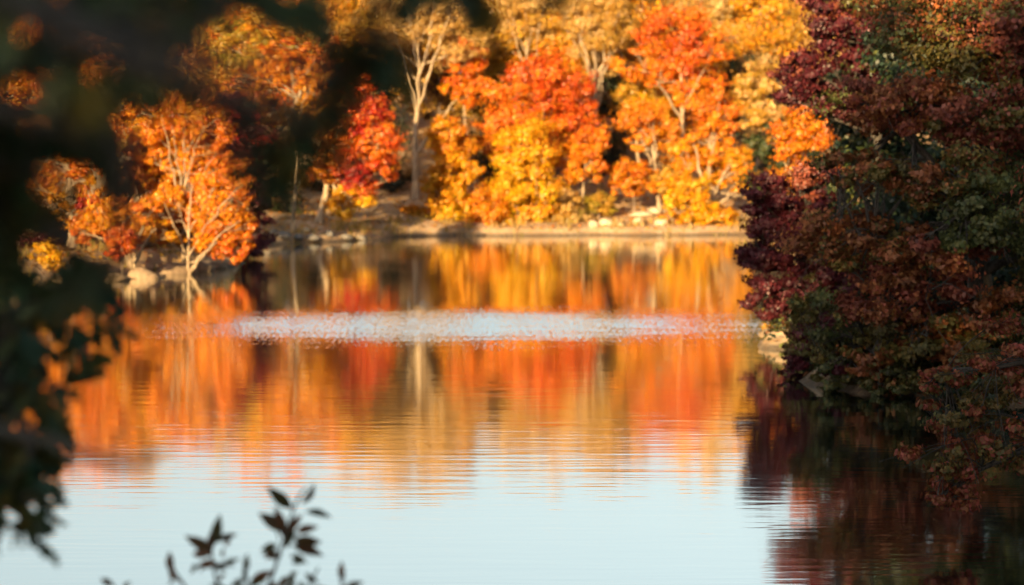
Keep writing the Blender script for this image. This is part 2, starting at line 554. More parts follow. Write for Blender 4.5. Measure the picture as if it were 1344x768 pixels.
    for c, rc, pal, sh in clumps:
        n = int(nleaf * sh * rng.uniform(0.75, 1.25)) + 4
        ns = int(rng.integers(12, 19))
        sd = rng.normal(size=(ns, 3)); sd /= np.linalg.norm(sd, axis=1)[:, None]
        sd[:, 2] = np.abs(sd[:, 2]) * np.where(rng.random(ns) < 0.7, 1, -0.6)
        sub = c + sd * rc * np.array([1, 1, flat]) * rng.uniform(0.45, 1.05, ns)[:, None]
        wv_ = rng.random(ns) + 0.4; wv_ /= wv_.sum()
        which = rng.choice(ns, n, p=wv_)
        outw = sub - c + np.array([0, 0, 0.25 * rc]); outw /= np.linalg.norm(outw, axis=1)[:, None]
        ln = rng.normal(0, 0.36, (n, 1))
        pos = sub[which] + outw[which] * ln * rc + rng.normal(0, 1, (n, 3)) * rc * (0.21 - 0.10 * np.clip(ln, -.2, .8)) * np.array([1, 1, flat * 0.9])
        nor = (pos - c) / rc * 0.8 + rng.normal(0, 0.34, (n, 3)) + np.array([0, 0, updir])
        LC.append(pos); LN.append(nor)
        pals = pal.split('+')
        if len(pals) > 1:
            pc = pals[int(rng.integers(0, len(pals)))]
            t = pick(pc, n, rng)
            mix = rng.random(n) < 0.25
            t[mix] = pick(pals[int(rng.integers(0, len(pals)))], int(mix.sum()), rng)
        else:
            t = pick(pal, n, rng)
        LT.append(t * rng.uniform(1 - vary, 1 + vary))
    LC = np.concatenate(LC) - loc; LN = np.concatenate(LN); LT = np.concatenate(LT)
    sz = leaf * rng.uniform(0.6, 1.3, len(LC))
    v, f = quads_leaves(LC, LN, sz, rng, aspect)
    me = mesh_from(names[2], v, [f], leafmat, np.repeat(LT, 4, 0))
    link(names[2], me, root)
    return root


BUSH = ('stem', 'stem', 'foliage')

# ---- far shore, first row
make_tree('maple_tree', 'broad red maple towering over the yellow bushes on the far shore', 712, 101.5,
          [(705, 130, 60, 58, 0, 'redorange+red'), (745, 150, 44, 50, .3, 'redorange+red'), (668, 160, 36, 46, -.4, 'redorange+orange'), (710, 95, 40, 30, 0, 'red+redorange'),
           (752, 190, 38, 26, 0, 'redorange+red'), (700, 190, 60, 40, -.5, 'orange+redorange'), (650, 185, 22, 26, 0, 'orange')],
          leaf=0.30, nleaf=11000, ncl=34, seed=11, tr=0.16, bark=M_BARK, cat='maple tree')
make_tree('maple_tree', 'yellow leafed tree in front of the broad red maple', 690, 97.2,
          [(692, 205, 38, 40, 0, 'amber+yellow'), (676, 245, 44, 38, -.2, 'yellow'), (705, 255, 32, 42, 0, 'yellow+amber'), (690, 285, 40, 20, 0, 'amber+yellow')],
          leaf=0.28, nleaf=8500, ncl=26, seed=12, bark=M_BARK, cat='maple tree')
make_tree('maple_tree', 'tall golden column of foliage between the pale trunk and the red maple', 592, 97.5,
          [(592, 185, 24, 32, 0, 'orange+amber'), (590, 225, 32, 32, 0, 'amber'), (585, 262, 32, 34, 0, 'yellow+amber'), (600, 285, 34, 18, -.2, 'yellow'), (615, 225, 16, 20, 0, 'amber')],
          leaf=0.27, nleaf=8000, ncl=24, seed=13, bark=M_BARK, cat='maple tree')
make_tree('autumn_bush', 'low orange bush between the golden column and the yellow tree', 640, 96.4,
          [(640, 272, 28, 30, 0, 'orange'), (632, 290, 28, 12, 0, 'amber+orange'), (655, 286, 22, 14, 0, 'amber')], leaf=0.25, nleaf=3200, ncl=16, seed=14, bark=M_BARK, cat='bush', names=BUSH, tr=.06, limbs=3)
make_tree('maple_tree', 'slender orange red tree with a pale stem above the golden column', 616, 104,
          [(612, 85, 26, 32, 0, 'redorange+red'), (618, 118, 24, 22, 0, 'orange+redorange'), (598, 115, 18, 18, 0, 'orange')],
          leaf=0.27, nleaf=3600, ncl=22, seed=15, fork=.6, thin=.3, top=(613, 80), cat='maple tree')
make_tree('maple_tree', 'small round orange tree on a thin pale stem behind the tan bush', 763, 98.6,
          [(770, 195, 26, 22, 0, 'orange+redorange'), (762, 222, 28, 18, 0, 'orange'), (784, 215, 16, 16, 0, 'redorange')],
          leaf=0.24, nleaf=3600, ncl=22, seed=16, tr=.09, fork=.45, thin=.3, cat='maple tree')
make_tree('maple_tree', 'tall red crowned maple with a forked pale trunk', 896, 104.5,
          [(885, 55, 46, 44, 0, 'redorange+red'), (915, 85, 38, 44, .3, 'redorange+red'), (855, 85, 34, 30, 0, 'redorange+orange'), (895, 30, 34, 22, 0, 'red+redorange'),
           (905, 125, 28, 26, 0, 'orange+redorange'), (935, 60, 18, 30, 0, 'redorange')],
          leaf=0.29, nleaf=8500, ncl=40, seed=17, tr=.21, fork=.5, limbs=8, thin=.42, top=(893, 55), stems=((862, 105, -1.2, .5), (925, 90, -1, .55)), cat='maple tree')
make_tree('maple_tree', 'yellow round tree half hidden behind the forked pale trunk', 843, 106.5,
          [(842, 130, 34, 28, 0, 'yellow+gold'), (825, 125, 20, 18, 0, 'gold+yellow'), (862, 150, 24, 26, 0, 'amber+gold')], leaf=0.27, nleaf=3200, seed=18, cat='maple tree')
make_tree('maple_tree', 'small orange tree with two thin pale stems beside the tall forked maple', 866, 101.5,
          [(850, 160, 32, 28, 0, 'orange+redorange'), (838, 185, 20, 18, 0, 'orange'), (872, 180, 20, 24, 0, 'orange')],
          leaf=0.25, nleaf=4200, ncl=26, seed=19, tr=.11, fork=.35, thin=.42, stems=((838, 170, -.5, .1), (858, 160, -.8, .15)), cat='maple tree')
make_tree('autumn_bush', 'reddish orange bush below the small two stemmed orange tree', 832, 100,
          [(832, 232, 30, 22, 0, 'redorange+orange'), (815, 243, 18, 14, 0, 'orange'), (852, 240, 22, 18, 0, 'orange')], leaf=0.25, nleaf=3200, ncl=16, seed=20, bark=M_BARK, cat='bush', names=BUSH, tr=.06, limbs=3)
make_tree('maple_tree', 'orange tree on splayed pale stems next to the purple tree across the water', 926, 98.5,
          [(938, 150, 34, 30, 0, 'redorange+orange'), (935, 185, 36, 28, 0, 'orange'), (965, 215, 28, 32, 0, 'amber+orange'), (900, 205, 26, 30, .5, 'amber+orange'), (945, 225, 34, 26, .6, 'amber'),
           (975, 245, 20, 18, 0, 'amber')],
          leaf=0.28, nleaf=7000, ncl=34, seed=21, tr=.14, fork=.3, limbs=6, thin=.42, top=(934, 150), stems=((910, 190, -.8, .02), (958, 215, -1.0, .08), (968, 250, -1.0, .02), (940, 175, -1, .04)), cat='maple tree')
make_tree('autumn_bush', 'yellow bushy growth at the foot of the splayed pale stems', 915, 96.6,
          [(900, 262, 34, 26, 0, 'amber+yellow'), (935, 285, 36, 18, 0, 'amber+yellow'), (890, 288, 22, 14, 0, 'amber'), (880, 240, 22, 22, .5, 'amber+gold')],
          leaf=0.26, nleaf=5200, ncl=24, seed=22, bark=M_BARK, cat='bush', names=BUSH, tr=.06, limbs=4)
make_tree('shore_bush', 'pale straw coloured bush on the far bank beside the yellow tree', 738, 97.2,
          [(738, 268, 26, 22, 0, 'straw+gold'), (728, 285, 20, 14, 0, 'tan+gold'), (755, 288, 22, 10, 0, 'straw+lime')], leaf=0.22, nleaf=3200, ncl=16, seed=23, bark=M_BARK, cat='bush', names=BUSH, tr=.05, limbs=4, aspect=.35)
make_tree('shore_bush', 'yellowish green bush on the far bank next to the pale boulders', 786, 98.6,
          [(786, 268, 22, 15, 0, 'lime+gold'), (772, 278, 16, 10, 0, 'lime'), (800, 276, 14, 8, 0, 'lime+gold')], leaf=0.2, nleaf=2200, ncl=14, seed=24, bark=M_BARK, cat='bush', names=BUSH, tr=.05, limbs=3, aspect=.4)
make_tree('autumn_bush', 'tiny orange bush alone on the bare far bank', 540, 98.0,
          [(541, 278, 14, 10, 0, 'amber+orange'), (552, 282, 10, 7, 0, 'amber')], leaf=0.2, nleaf=900, ncl=10, seed=25, bark=M_BARK, cat='bush', names=BUSH, tr=.04, limbs=3)

for k, (px, D, lab, bl, pal) in enumerate([(580, 108.5, 'golden brown tree directly behind the tallest pale barked tree', [(580, 130, 40, 60), (560, 60, 40, 50), (610, 180, 30, 40)], 'gold+brown'),
        (735, 109.5, 'golden tree filling the space behind the broad red maple', [(740, 90, 40, 50), (720, 50, 40, 40), (770, 60, 40, 44), (690, 60, 40, 40)], 'gold+amber'),
        (880, 112, 'amber tree directly behind the tall red crowned maple', [(870, 120, 50, 60), (900, 190, 44, 40), (830, 60, 40, 50), (920, 60, 50, 50)], 'gold+orange'),
        (985, 106, 'pale gold tree at the end of the far bank', [(985, 125, 30, 26), (1000, 160, 30, 30), (1010, 100, 34, 24)], 'straw+gold'),
        (640, 110, 'amber tree between the slender orange red tree and the broad red maple', [(640, 70, 40, 50), (650, 120, 30, 40), (610, 40, 40, 40)], 'gold+tan')]):
    make_tree('maple_tree', lab, px, D, [(a, b, c, d, 0, pal) for a, b, c, d in bl], leaf=.28, nleaf=5500, ncl=34, seed=140 + k, bark=M_BARK, tr=.13, cat='tree', thin=.1)

# ---- tall pale, thinly leaved trees
make_tree('tall_tree', 'tallest pale barked tree with upswept bare limbs and thin tan leaves', 546, 103.5,
          [(518, 25, 56, 46, 0, 'straw+straw+tan'), (575, 20, 40, 44, 0, 'straw+straw+tan'), (545, -20, 60, 40, 0, 'straw+tan'), (490, 45, 40, 34, 0, 'straw+tan'), (598, 50, 40, 40, 0, 'straw+tan'), (545, 80, 34, 30, .8, 'straw+gold')],
          leaf=0.22, nleaf=9500, ncl=70, seed=31, lush=1.5, tr=.19, fork=.42, limbs=12, thin=.5, lift=.02, top=(548, -10), clump=.3,
          stems=((510, 10, -1.2, .42), (590, 20, -1.0, .45), (600, 130, -1.4, .22), (530, -20, -.8, .5), (570, -10, -1, .52)), twig=.3, cat='tree')
make_tree('tall_tree', 'pale barked tree with a fan of bare limbs between the two red maples', 784, 107,
          [(770, 30, 38, 44, 0, 'straw+straw+tan'), (800, 30, 36, 44, 0, 'tan+gold'), (785, 0, 44, 34, 0, 'straw+tan'), (785, 80, 26, 30, .8, 'straw+gold')],
          leaf=0.21, nleaf=8000, ncl=56, seed=32, lush=1.5, tr=.15, fork=.3, limbs=10, thin=.42, lift=.02, top=(787, 0), clump=.28,
          stems=((760, 20, -1.2, .35), (812, 20, -1.0, .38), (795, -10, -1, .45)), twig=.3, cat='tree')
make_tree('tall_tree', 'bare tan tree showing above the broad red maple', 690, 109,
          [(690, 25, 36, 34, 0, 'straw+straw+tan'), (665, 50, 26, 26, 0, 'tan+gold'), (712, 45, 26, 28, 0, 'straw'), (690, 0, 40, 24, 0, 'straw+tan')],
          leaf=0.21, nleaf=6000, ncl=46, seed=33, lush=1.5, tr=.17, fork=.45, limbs=9, thin=.42, lift=.02, top=(690, 5), clump=.28, stems=((672, 30, -1, .5), (708, 30, -1, .5)), twig=.3)

# ---- cove and peninsula
make_tree('maple_tree', 'red and orange maple leaning over the shaded cove bank', 419, 91.5,
          [(478, 150, 30, 36, 0, 'red+crimson'), (490, 200, 34, 34, 0, 'red+redorange'), (440, 165, 34, 26, 0, 'orange+redorange'), (465, 215, 30, 34, -.4, 'crimson+red'), (455, 262, 30, 24, -.5, 'amber+yellow'),
           (505, 185, 22, 22, 0, 'redorange'), (465, 105, 18, 26, 0, 'red+crimson'), (500, 225, 24, 20, 0, 'orange+red'), (475, 250, 22, 20, -.3, 'red'), (420, 195, 22, 20, 0, 'orange'), (425, 225, 26, 22, -.3, 'orange+redorange'), (422, 150, 22, 22, 0, 'orange'), (500, 165, 22, 24, 0, 'redorange+red')],
          leaf=0.27, nleaf=12000, ncl=34, seed=41, tr=.2, fork=.45, top=(452, 150), lift=.1, clump=.38, cat='maple tree')
make_tree('maple_tree', 'amber tree with a white forked stem high above the cove', 384, 88,
          [(352, 105, 24, 22, 0, 'amber+orange'), (385, 92, 30, 22, .8, 'amber+orange'), (412, 112, 20, 22, 0, 'orange+amber'), (358, 150, 24, 22, .6, 'amber+orange'), (405, 145, 26, 18, .6, 'amber'), (375, 65, 34, 18, .5, 'redorange+orange'),
           (420, 75, 22, 18, .4, 'redorange')],
          leaf=0.25, nleaf=5200, ncl=28, seed=42, lush=1.5, tr=.11, fork=.55, thin=.42, limbs=7, cat='maple tree', stems=((362, 112, -1.4, .6), (408, 112, -1.4, .6)), top=(384, 95))
make_tree('plum_tree', 'dark plum coloured tree behind the pale limbed orange tree', 322, 74,
          [(318, 190, 36, 50, 0, 'plum+crimson'), (335, 250, 24, 46, 0, 'plum'), (325, 310, 24, 34, 0, 'plum+crimson'), (300, 150, 30, 30, .5, 'plum'), (342, 290, 14, 40, 0, 'plum')],
          leaf=0.2, nleaf=7500, ncl=26, seed=43, bark=M_DARK, tr=.12, cat='plum tree')
make_tree('maple_tree', 'tall orange tree with pale upright limbs on the sunlit point', 239, 66.2,
          [(240, 155, 36, 36, .5, 'orange+amber+redorange'), (215, 165, 26, 42, .5, 'orange+redorange'), (275, 175, 30, 40, .4, 'orange+redorange'), (255, 205, 34, 34, .8, 'orange+redorange'), (290, 205, 18, 30, 0, 'redorange'), (255, 130, 26, 18, .3, 'orange+redorange'), (208, 210, 18, 24, .4, 'redorange+orange')],
          leaf=0.17, nleaf=14000, ncl=40, seed=44, tr=.07, fork=.42, limbs=10, thin=.35, lift=.03, top=(245, 140), stems=((212, 150, -.6, .36), (268, 165, -.8, .5), (225, 165, -.8, .45), (285, 200, -.9, .42)), twig=.3, cat='maple tree')
make_tree('maple_tree', 'low orange tree with pale boughs arching over the sunlit point', 246, 64.5,
          [(305, 235, 26, 24, 0, 'orange+redorange'), (318, 258, 18, 16, 0, 'redorange'), (285, 250, 28, 22, .6, 'orange'), (300, 290, 34, 22, 0, 'orange+redorange'), (285, 320, 30, 18, -.2, 'orange+redorange'),
           (310, 330, 18, 16, -.2, 'redorange+red'), (265, 275, 34, 28, .8, 'orange+redorange'), (285, 285, 30, 26, .3, 'orange'), (300, 315, 28, 20, .1, 'orange+redorange'), (225, 262, 24, 20, .3, 'orange'), (205, 285, 20, 16, .2, 'orange'), (235, 305, 30, 20, .8, 'orange+amber+redorange'), (322, 300, 16, 18, 0, 'redorange')],
          leaf=0.17, nleaf=17000, ncl=44, seed=45, tr=.07, fork=.2, limbs=5, thin=.25, lift=.1, top=(252, 240), clump=.4,
          stems=((318, 243, -1.0, .34), (312, 292, -1.2, .2), (285, 318, -1.5, .14), (215, 265, -1, .3)), twig=.3, cat='maple tree')
make_tree('maple_tree', 'round reddish orange tree tucked behind the tall pale limbed tree', 192, 69,
          [(195, 205, 32, 30, 0, 'redorange+orange'), (175, 225, 26, 22, 0, 'orange+redorange'), (165, 250, 34, 26, 0.3, 'orange+brown'), (205, 240, 30, 24, 0, 'orange')], leaf=.17, nleaf=6000, ncl=26, seed=53, tr=.09, bark=M_BARK, cat='maple tree')
make_tree('autumn_bush', 'red leafed bush under the arching trees on the sunlit point', 158, 61.8,
          [(160, 318, 24, 20, 0, 'red+redorange'), (152, 332, 16, 12, 0, 'red')], leaf=0.15, nleaf=2200, ncl=14, seed=46, bark=M_BARK, cat='bush', names=BUSH, tr=.05, limbs=3)
make_tree('maple_tree', 'short orange tree with many slim stems behind the red bush', 175, 63.5,
          [(150, 275, 34, 22, 0, 'orange+amber+redorange'), (185, 285, 28, 22, 0, 'orange+amber+redorange'), (130, 290, 26, 22, 0, 'orange+amber+redorange'), (160, 300, 30, 18, .3, 'orange'), (110, 300, 24, 22, .2, 'orange+redorange'), (205, 305, 20, 16, 0, 'amber'), (115, 260, 20, 18, 0, 'crimson+orange')],
          leaf=0.16, nleaf=5200, ncl=24, seed=47, tr=.08, fork=.25, limbs=6, thin=.1, lush=1.5, stems=((140, 290, -.4, .02), (190, 290, -.4, .02), (205, 300, -.5, .04), (160, 285, -.5, .02)), cat='maple tree')
make_tree('autumn_bush', 'bright yellow bush standing apart on the near end of the sunlit bank', 62, 58.8,
          [(60, 338, 20, 22, 0, 'yellow'), (72, 350, 14, 12, 0, 'yellow+amber')], leaf=0.14, nleaf=2200, ncl=16, seed=48, bark=M_BARK, cat='bush', names=BUSH, tr=.05, limbs=3)
make_tree('maple_tree', 'orange tree seen through gaps in the dark leaves', 95, 66,
          [(100, 175, 50, 50, 0, 'orange+redorange'), (60, 215, 44, 50, 0, 'orange+redorange'), (120, 235, 40, 36, 0, 'orange+amber+redorange'), (90, 275, 40, 30, 0, 'amber'), (150, 130, 34, 40, .5, 'orange+redorange'), (90, 115, 50, 36, 0, 'redorange+orange')],
          leaf=0.2, nleaf=9000, ncl=30, seed=49, tr=.14, cat='maple tree')
make_tree('maple_tree', 'wide amber tree at the land end of the sunlit point', -25, 67,
          [(-20, 150, 60, 60, 0, 'amber+orange'), (20, 105, 56, 46, 0, 'amber+orange'), (-40, 230, 60, 60, 0, 'orange'), (20, 250, 44, 40, 0, 'amber+orange'), (-60, 100, 60, 50, 0, 'redorange')],
          leaf=0.22, nleaf=9000, ncl=30, seed=50, tr=.17, cat='maple tree')
make_tree('maple_tree', 'golden tree beyond the pale limbed orange tree', 200, 80,
          [(190, 80, 60, 44, 0, 'amber+gold'), (240, 100, 44, 40, 0, 'amber+orange'), (140, 70, 50, 44, 0, 'orange'), (200, 150, 60, 44, 0, 'gold+amber'), (175, 190, 44, 40, 0, 'amber+gold'), (210, 225, 44, 40, 0, 'orange+amber')],
          leaf=0.26, nleaf=7000, ncl=30, seed=51, tr=.17, cat='maple tree')
make_tree('maple_tree', 'olive gold tree behind the white forked stem', 320, 98,
          [(300, 60, 50, 44, 0, 'gold+lime'), (345, 40, 40, 40, 0, 'amber+gold'), (270, 90, 40, 40, 0, 'gold+amber'), (440, 30, 50, 36, 0, 'gold+amber'), (400, 50, 40, 36, 0, 'lime+gold')],
          leaf=0.28, nleaf=7500, ncl=30, seed=52, tr=.17, cat='tree')

# ---- dark trees in the gaps behind the first row
darks = [(500, 106, 'dark evergreen behind the leaning red and orange maple', [(500, 190, 42, 60), (480, 130, 36, 40), (520, 240, 34, 34), (510, 110, 40, 40)]),
         (440, 104, 'brownish olive tree above the shaded cove bank', [(430, 200, 44, 60), (400, 240, 40, 36), (380, 200, 40, 50), (450, 130, 40, 40)]),
         (350, 97, 'dark evergreen at the head of the cove', [(350, 230, 40, 50), (330, 180, 40, 50), (370, 275, 34, 22), (300, 220, 40, 60)]),
         (650, 108, 'dark evergreen behind the broad red maple', [(640, 190, 36, 60), (680, 150, 40, 60), (650, 240, 40, 36)]),
         (800, 110, 'dark evergreen between the two red crowned maples', [(800, 170, 34, 60), (790, 220, 40, 36), (815, 110, 26, 50), (770, 130, 40, 50)]),
         (960, 111, 'dark evergreen beside the tall red crowned maple', [(965, 95, 34, 34), (985, 150, 34, 44), (950, 140, 30, 50), (1010, 190, 44, 50)])]
for k, (px, D, lab, bl) in enumerate(darks):
    make_tree('evergreen_tree', lab, px, D, [(a, b, c, d, 0, 'brown+gold+moss' if 'above the shaded cove' in lab else 'pine+green+brown') for a, b, c, d in bl], leaf=0.32, nleaf=4200, ncl=26, seed=60 + k, bark=M_DARK, tr=.14, cat='evergreen', group='dark evergreens behind the shore trees', limbs=4, aspect=.4)

# ---- wooded hillside: a few kinds, copied
hill_src = {}
kinds = {'tan': ('tan+straw', 'tan thinly leaved tree on the wooded hillside', M_PALE, .5),
         'gold': ('gold+amber', 'golden leaved tree on the wooded hillside', M_BARK, .2),
         'orange': ('orange+redorange', 'orange leaved tree on the wooded hillside', M_BARK, .2),
         'straw': ('straw', 'cream coloured tree on the wooded hillside', M_PALE, .3),
         'green': ('green+moss', 'dull green tree on the wooded hillside', M_DARK, 0)}
rngh = np.random.default_rng(5)
spots = []
for row, D in enumerate((116, 126, 138, 150, 160, 170)):
    half = 0.30 * D + 4
    nx = int(2 * half / 6.6)
    for i in range(nx):
        x = -half + (i + 0.5 + rngh.uniform(-.3, .3)) * 2 * half / nx
        spots.append((x, D + rngh.uniform(-3.5, 3.5)))
order = ['tan', 'gold', 'tan', 'straw', 'gold', 'orange', 'tan', 'green', 'gold', 'tan', 'orange']
GRP = 'autumn trees covering the hillside above the far shore'
for i, (x, y) in enumerate(spots):
    kd = order[int(rngh.integers(0, len(order)))]
    px = 672 + x / y * F
    if 900 < px < 1090: kd = ['straw', 'gold', 'tan'][i % 3]
    z = hz(x, y) - .1
    if kd not in hill_src:
        pal, lab, bk, th = kinds[kd]
        D0 = 130.0
        cx = 672
        base = np.array([0, D0, 4.1 - 0.0])
        bl = [(cx, 75, 60, 50, 0, pal), (cx - 34, 110, 46, 44, 0, pal), (cx + 34, 105, 46, 46, 0, pal), (cx, 140, 60, 34, 0, pal), (cx - 10, 45, 36, 34, 0, pal)]
        r = make_tree('hillside_tree', lab, cx, D0, bl, leaf=0.36, nleaf=4200, ncl=34, seed=90 + len(hill_src), bark=bk, tr=.17, thin=th, limbs=7,
                      group=GRP, loc=np.array([0, D0, CAM_H]), cat='tree', fork=.3)
        hill_src[kd] = r
        r.location = (x, y, z)
        r.rotation_euler = (0, 0, rngh.uniform(0, .6))
    else:
        src = hill_src[kd]
        r = src.copy(); COL.objects.link(r)
        r.location = (x, y, z)
        r.rotation_euler = (0, 0, rngh.uniform(0, 6.28))
        s = rngh.uniform(.95, 1.12) * (1 + .12 * sm(140, 165, y)) * (1.20 - .12 * sm(125, 145, y))
        r.scale = (s, s, s * rngh.uniform(.9, 1.04))
        for ch in src.children:
            c = ch.copy(); COL.objects.link(c); c.parent = r

# ---- the shaded bank across the near water
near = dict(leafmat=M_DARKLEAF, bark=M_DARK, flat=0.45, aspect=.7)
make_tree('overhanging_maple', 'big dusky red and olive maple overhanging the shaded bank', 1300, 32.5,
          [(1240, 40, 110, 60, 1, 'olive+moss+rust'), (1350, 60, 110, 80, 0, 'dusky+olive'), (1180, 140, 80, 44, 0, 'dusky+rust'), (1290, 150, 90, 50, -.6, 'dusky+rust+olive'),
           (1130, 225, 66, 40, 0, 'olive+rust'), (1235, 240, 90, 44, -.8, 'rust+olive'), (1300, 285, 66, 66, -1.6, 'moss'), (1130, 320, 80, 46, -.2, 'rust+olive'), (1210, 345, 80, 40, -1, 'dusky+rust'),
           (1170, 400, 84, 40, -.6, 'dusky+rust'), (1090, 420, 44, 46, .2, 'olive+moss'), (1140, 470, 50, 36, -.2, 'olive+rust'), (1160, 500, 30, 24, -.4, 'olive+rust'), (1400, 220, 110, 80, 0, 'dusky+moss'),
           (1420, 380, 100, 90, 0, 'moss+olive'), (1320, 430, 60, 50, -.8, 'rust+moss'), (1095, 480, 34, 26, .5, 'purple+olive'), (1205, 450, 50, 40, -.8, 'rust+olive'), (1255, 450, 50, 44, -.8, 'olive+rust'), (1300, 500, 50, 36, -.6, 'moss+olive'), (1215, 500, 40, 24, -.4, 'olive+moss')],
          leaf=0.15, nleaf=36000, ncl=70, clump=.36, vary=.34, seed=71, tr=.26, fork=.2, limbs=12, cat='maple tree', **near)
make_tree('overhanging_maple', 'rust coloured maple bough hanging low over the dark water', 1860, 21.5,
          [(1300, 500, 60, 44, -1, 'bough+boughgreen'), (1350, 470, 60, 50, -1, 'bough'), (1262, 550, 56, 34, -1.3, 'boughgreen+bough'), (1252, 605, 54, 32, -1.4, 'bough+boughgreen'), (1318, 580, 50, 34, -1.2, 'bough+boughgreen'),
           (1248, 652, 40, 24, -1.5, 'bough'), (1230, 500, 30, 24, -1.2, 'bough+boughgreen'), (1430, 430, 80, 70, -.5, 'boughgreen+bough'), (1480, 300, 100, 100, 0, 'bough+boughgreen'), (1660, 100, 170, 150, 0, 'bough+boughgreen'), (1850, 60, 200, 170, 0, 'boughgreen+bough'), (1640, 360, 140, 120, 0, 'bough')],
          leaf=0.105, nleaf=15000, ncl=80, clump=.40, seed=72, tr=.2, fork=.25, limbs=26, twig=.03, cat='maple tree', lift=.10, lush=1.9, **near)
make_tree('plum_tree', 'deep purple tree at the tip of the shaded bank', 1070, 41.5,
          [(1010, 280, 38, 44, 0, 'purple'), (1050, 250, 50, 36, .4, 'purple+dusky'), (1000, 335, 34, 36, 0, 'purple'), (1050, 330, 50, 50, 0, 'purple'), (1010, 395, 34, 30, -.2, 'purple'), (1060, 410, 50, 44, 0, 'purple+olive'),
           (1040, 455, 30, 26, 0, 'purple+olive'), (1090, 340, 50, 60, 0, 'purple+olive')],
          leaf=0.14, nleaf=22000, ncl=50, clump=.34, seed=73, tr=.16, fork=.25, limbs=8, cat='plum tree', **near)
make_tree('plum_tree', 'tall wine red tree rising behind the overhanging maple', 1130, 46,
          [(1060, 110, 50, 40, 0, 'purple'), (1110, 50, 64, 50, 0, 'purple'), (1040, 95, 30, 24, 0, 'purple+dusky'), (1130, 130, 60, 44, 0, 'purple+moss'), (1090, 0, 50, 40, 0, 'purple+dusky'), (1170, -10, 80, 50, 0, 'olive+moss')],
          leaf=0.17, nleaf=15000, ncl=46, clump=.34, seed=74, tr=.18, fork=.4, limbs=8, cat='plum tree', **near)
make_tree('maple_tree', 'glowing orange maple catching the sun between the purple trees', 1068, 59,
          [(1055, 178, 44, 24, 0, 'redorange+orange'), (1085, 165, 34, 22, 0, 'redorange'), (1040, 195, 30, 20, 0, 'orange+redorange'), (1095, 215, 26, 14, 0, 'orange'), (1055, 150, 20, 16, 0, 'redorange'), (1060, 235, 40, 30, 0, 'orange')],
          leaf=0.19, nleaf=5200, ncl=30, seed=75, tr=.13, cat='maple tree', limbs=6)
make_tree('maple_tree', 'orange maple top showing above the dusky maple', 1158, 74,
          [(1152, 104, 30, 16, 0, 'redorange+orange'), (1170, 90, 20, 12, 0, 'redorange'), (1150, 150, 44, 36, 0, 'orange')], leaf=0.19, nleaf=3200, ncl=22, seed=76, tr=.13, cat='maple tree')
make_tree('evergreen_tree', 'tall dark evergreen added to fill the shade behind the overhanging maple', 1250, 43,
          [(1230, 60, 110, 80, 0, 'pine+green'), (1300, 200, 120, 110, 0, 'pine+green'), (1200, 280, 100, 100, 0, 'pine+green'), (1280, 400, 120, 90, 0, 'pine'), (1160, 400, 70, 70, 0, 'pine+moss'), (1400, 100, 120, 120, 0, 'pine'), (1420, 330, 120, 130, 0, 'pine')],
          leaf=0.26, nleaf=12000, ncl=60, seed=77, tr=.24, cat='evergreen', leafmat=M_DARKLEAF, bark=M_DARK)  # added dark filler: its leaf colour stands in for shaded gaps
make_tree('shore_bush', 'golden grassy bush by the sunlit rock at the tip of the shaded bank', 1016, 42.2,
          [(1016, 432, 16, 12, 0, 'amber+gold'), (1030, 428, 14, 14, .3, 'amber')], leaf=0.1, nleaf=900, ncl=10, seed=78, bark=M_BARK, cat='bush', names=BUSH, tr=.03, limbs=3, aspect=.4)
make_tree('evergreen_tree', 'dark green tree further along the shaded bank', 1090, 72,
          [(1060, 290, 60, 60, 0, 'green+pine'), (1020, 240, 44, 50, 0, 'green+moss'), (1100, 200, 60, 60, 0, 'pine+green'), (1010, 190, 30, 36, 0, 'green+moss'), (1130, 120, 60, 60, 0, 'pine')],
          leaf=0.24, nleaf=9000, ncl=30, seed=79, bark=M_DARK, tr=.16, cat='evergreen', limbs=5)


for k, (px, D, rx, ry, py, lab) in enumerate([(232, 69, 60, 44, 285, 'brownish purple thicket behind the pale boughs on the sunlit point'), (120, 68, 70, 40, 300, 'brownish purple thicket behind the slim stems on the sunlit point'), (20, 66, 60, 50, 300, 'brownish thicket behind the bright yellow bush')]):
    make_tree('thicket', lab, px, D, [(px, py, rx, ry, 0, 'plum+brown'), (px - rx * .6, py + 10, rx * .6, ry * .7, 0, 'brown+plum'), (px + rx * .6, py + 14, rx * .6, ry * .7, 0, 'brown+plum')], leaf=.2, nleaf=3000, ncl=20, seed=200 + k, bark=M_DARK, tr=.06, cat='thicket', names=BUSH, limbs=5)
make_tree('evergreen_tree', 'blue green evergreen added to darken the gaps between the plum trees', 1150, 50,
          [(1130, 150, 70, 50, 0, 'pine+green'), (1120, 240, 80, 60, 0, 'pine+green'), (1085, 310, 60, 60, 0, 'pine+moss'), (1200, 180, 80, 80, 0, 'pine'), (1250, 300, 110, 80, 0, 'pine'), (1340, 240, 90, 110, 0, 'pine'), (1180, 330, 90, 70, 0, 'pine'), (1200, 60, 80, 60, 0, 'pine+green')],
          leaf=0.26, nleaf=14000, ncl=60, seed=81, tr=.2, cat='evergreen', leafmat=M_DARKLEAF, bark=M_DARK)  # dark filler tree, put in to hide sunlit ground behind
make_tree('evergreen_tree', 'low dark evergreen added to darken the back of the bank', 1130, 46,
          [(1090, 380, 44, 50, 0, 'pine+moss'), (1150, 380, 60, 60, 0, 'pine'), (1230, 420, 70, 50, 0, 'pine'), (1320, 420, 70, 60, 0, 'pine')],
          leaf=0.22, nleaf=9000, ncl=40, seed=82, tr=.12, cat='evergreen', leafmat=M_DARKLEAF, bark=M_DARK)  # also an added dark filler over bright ground
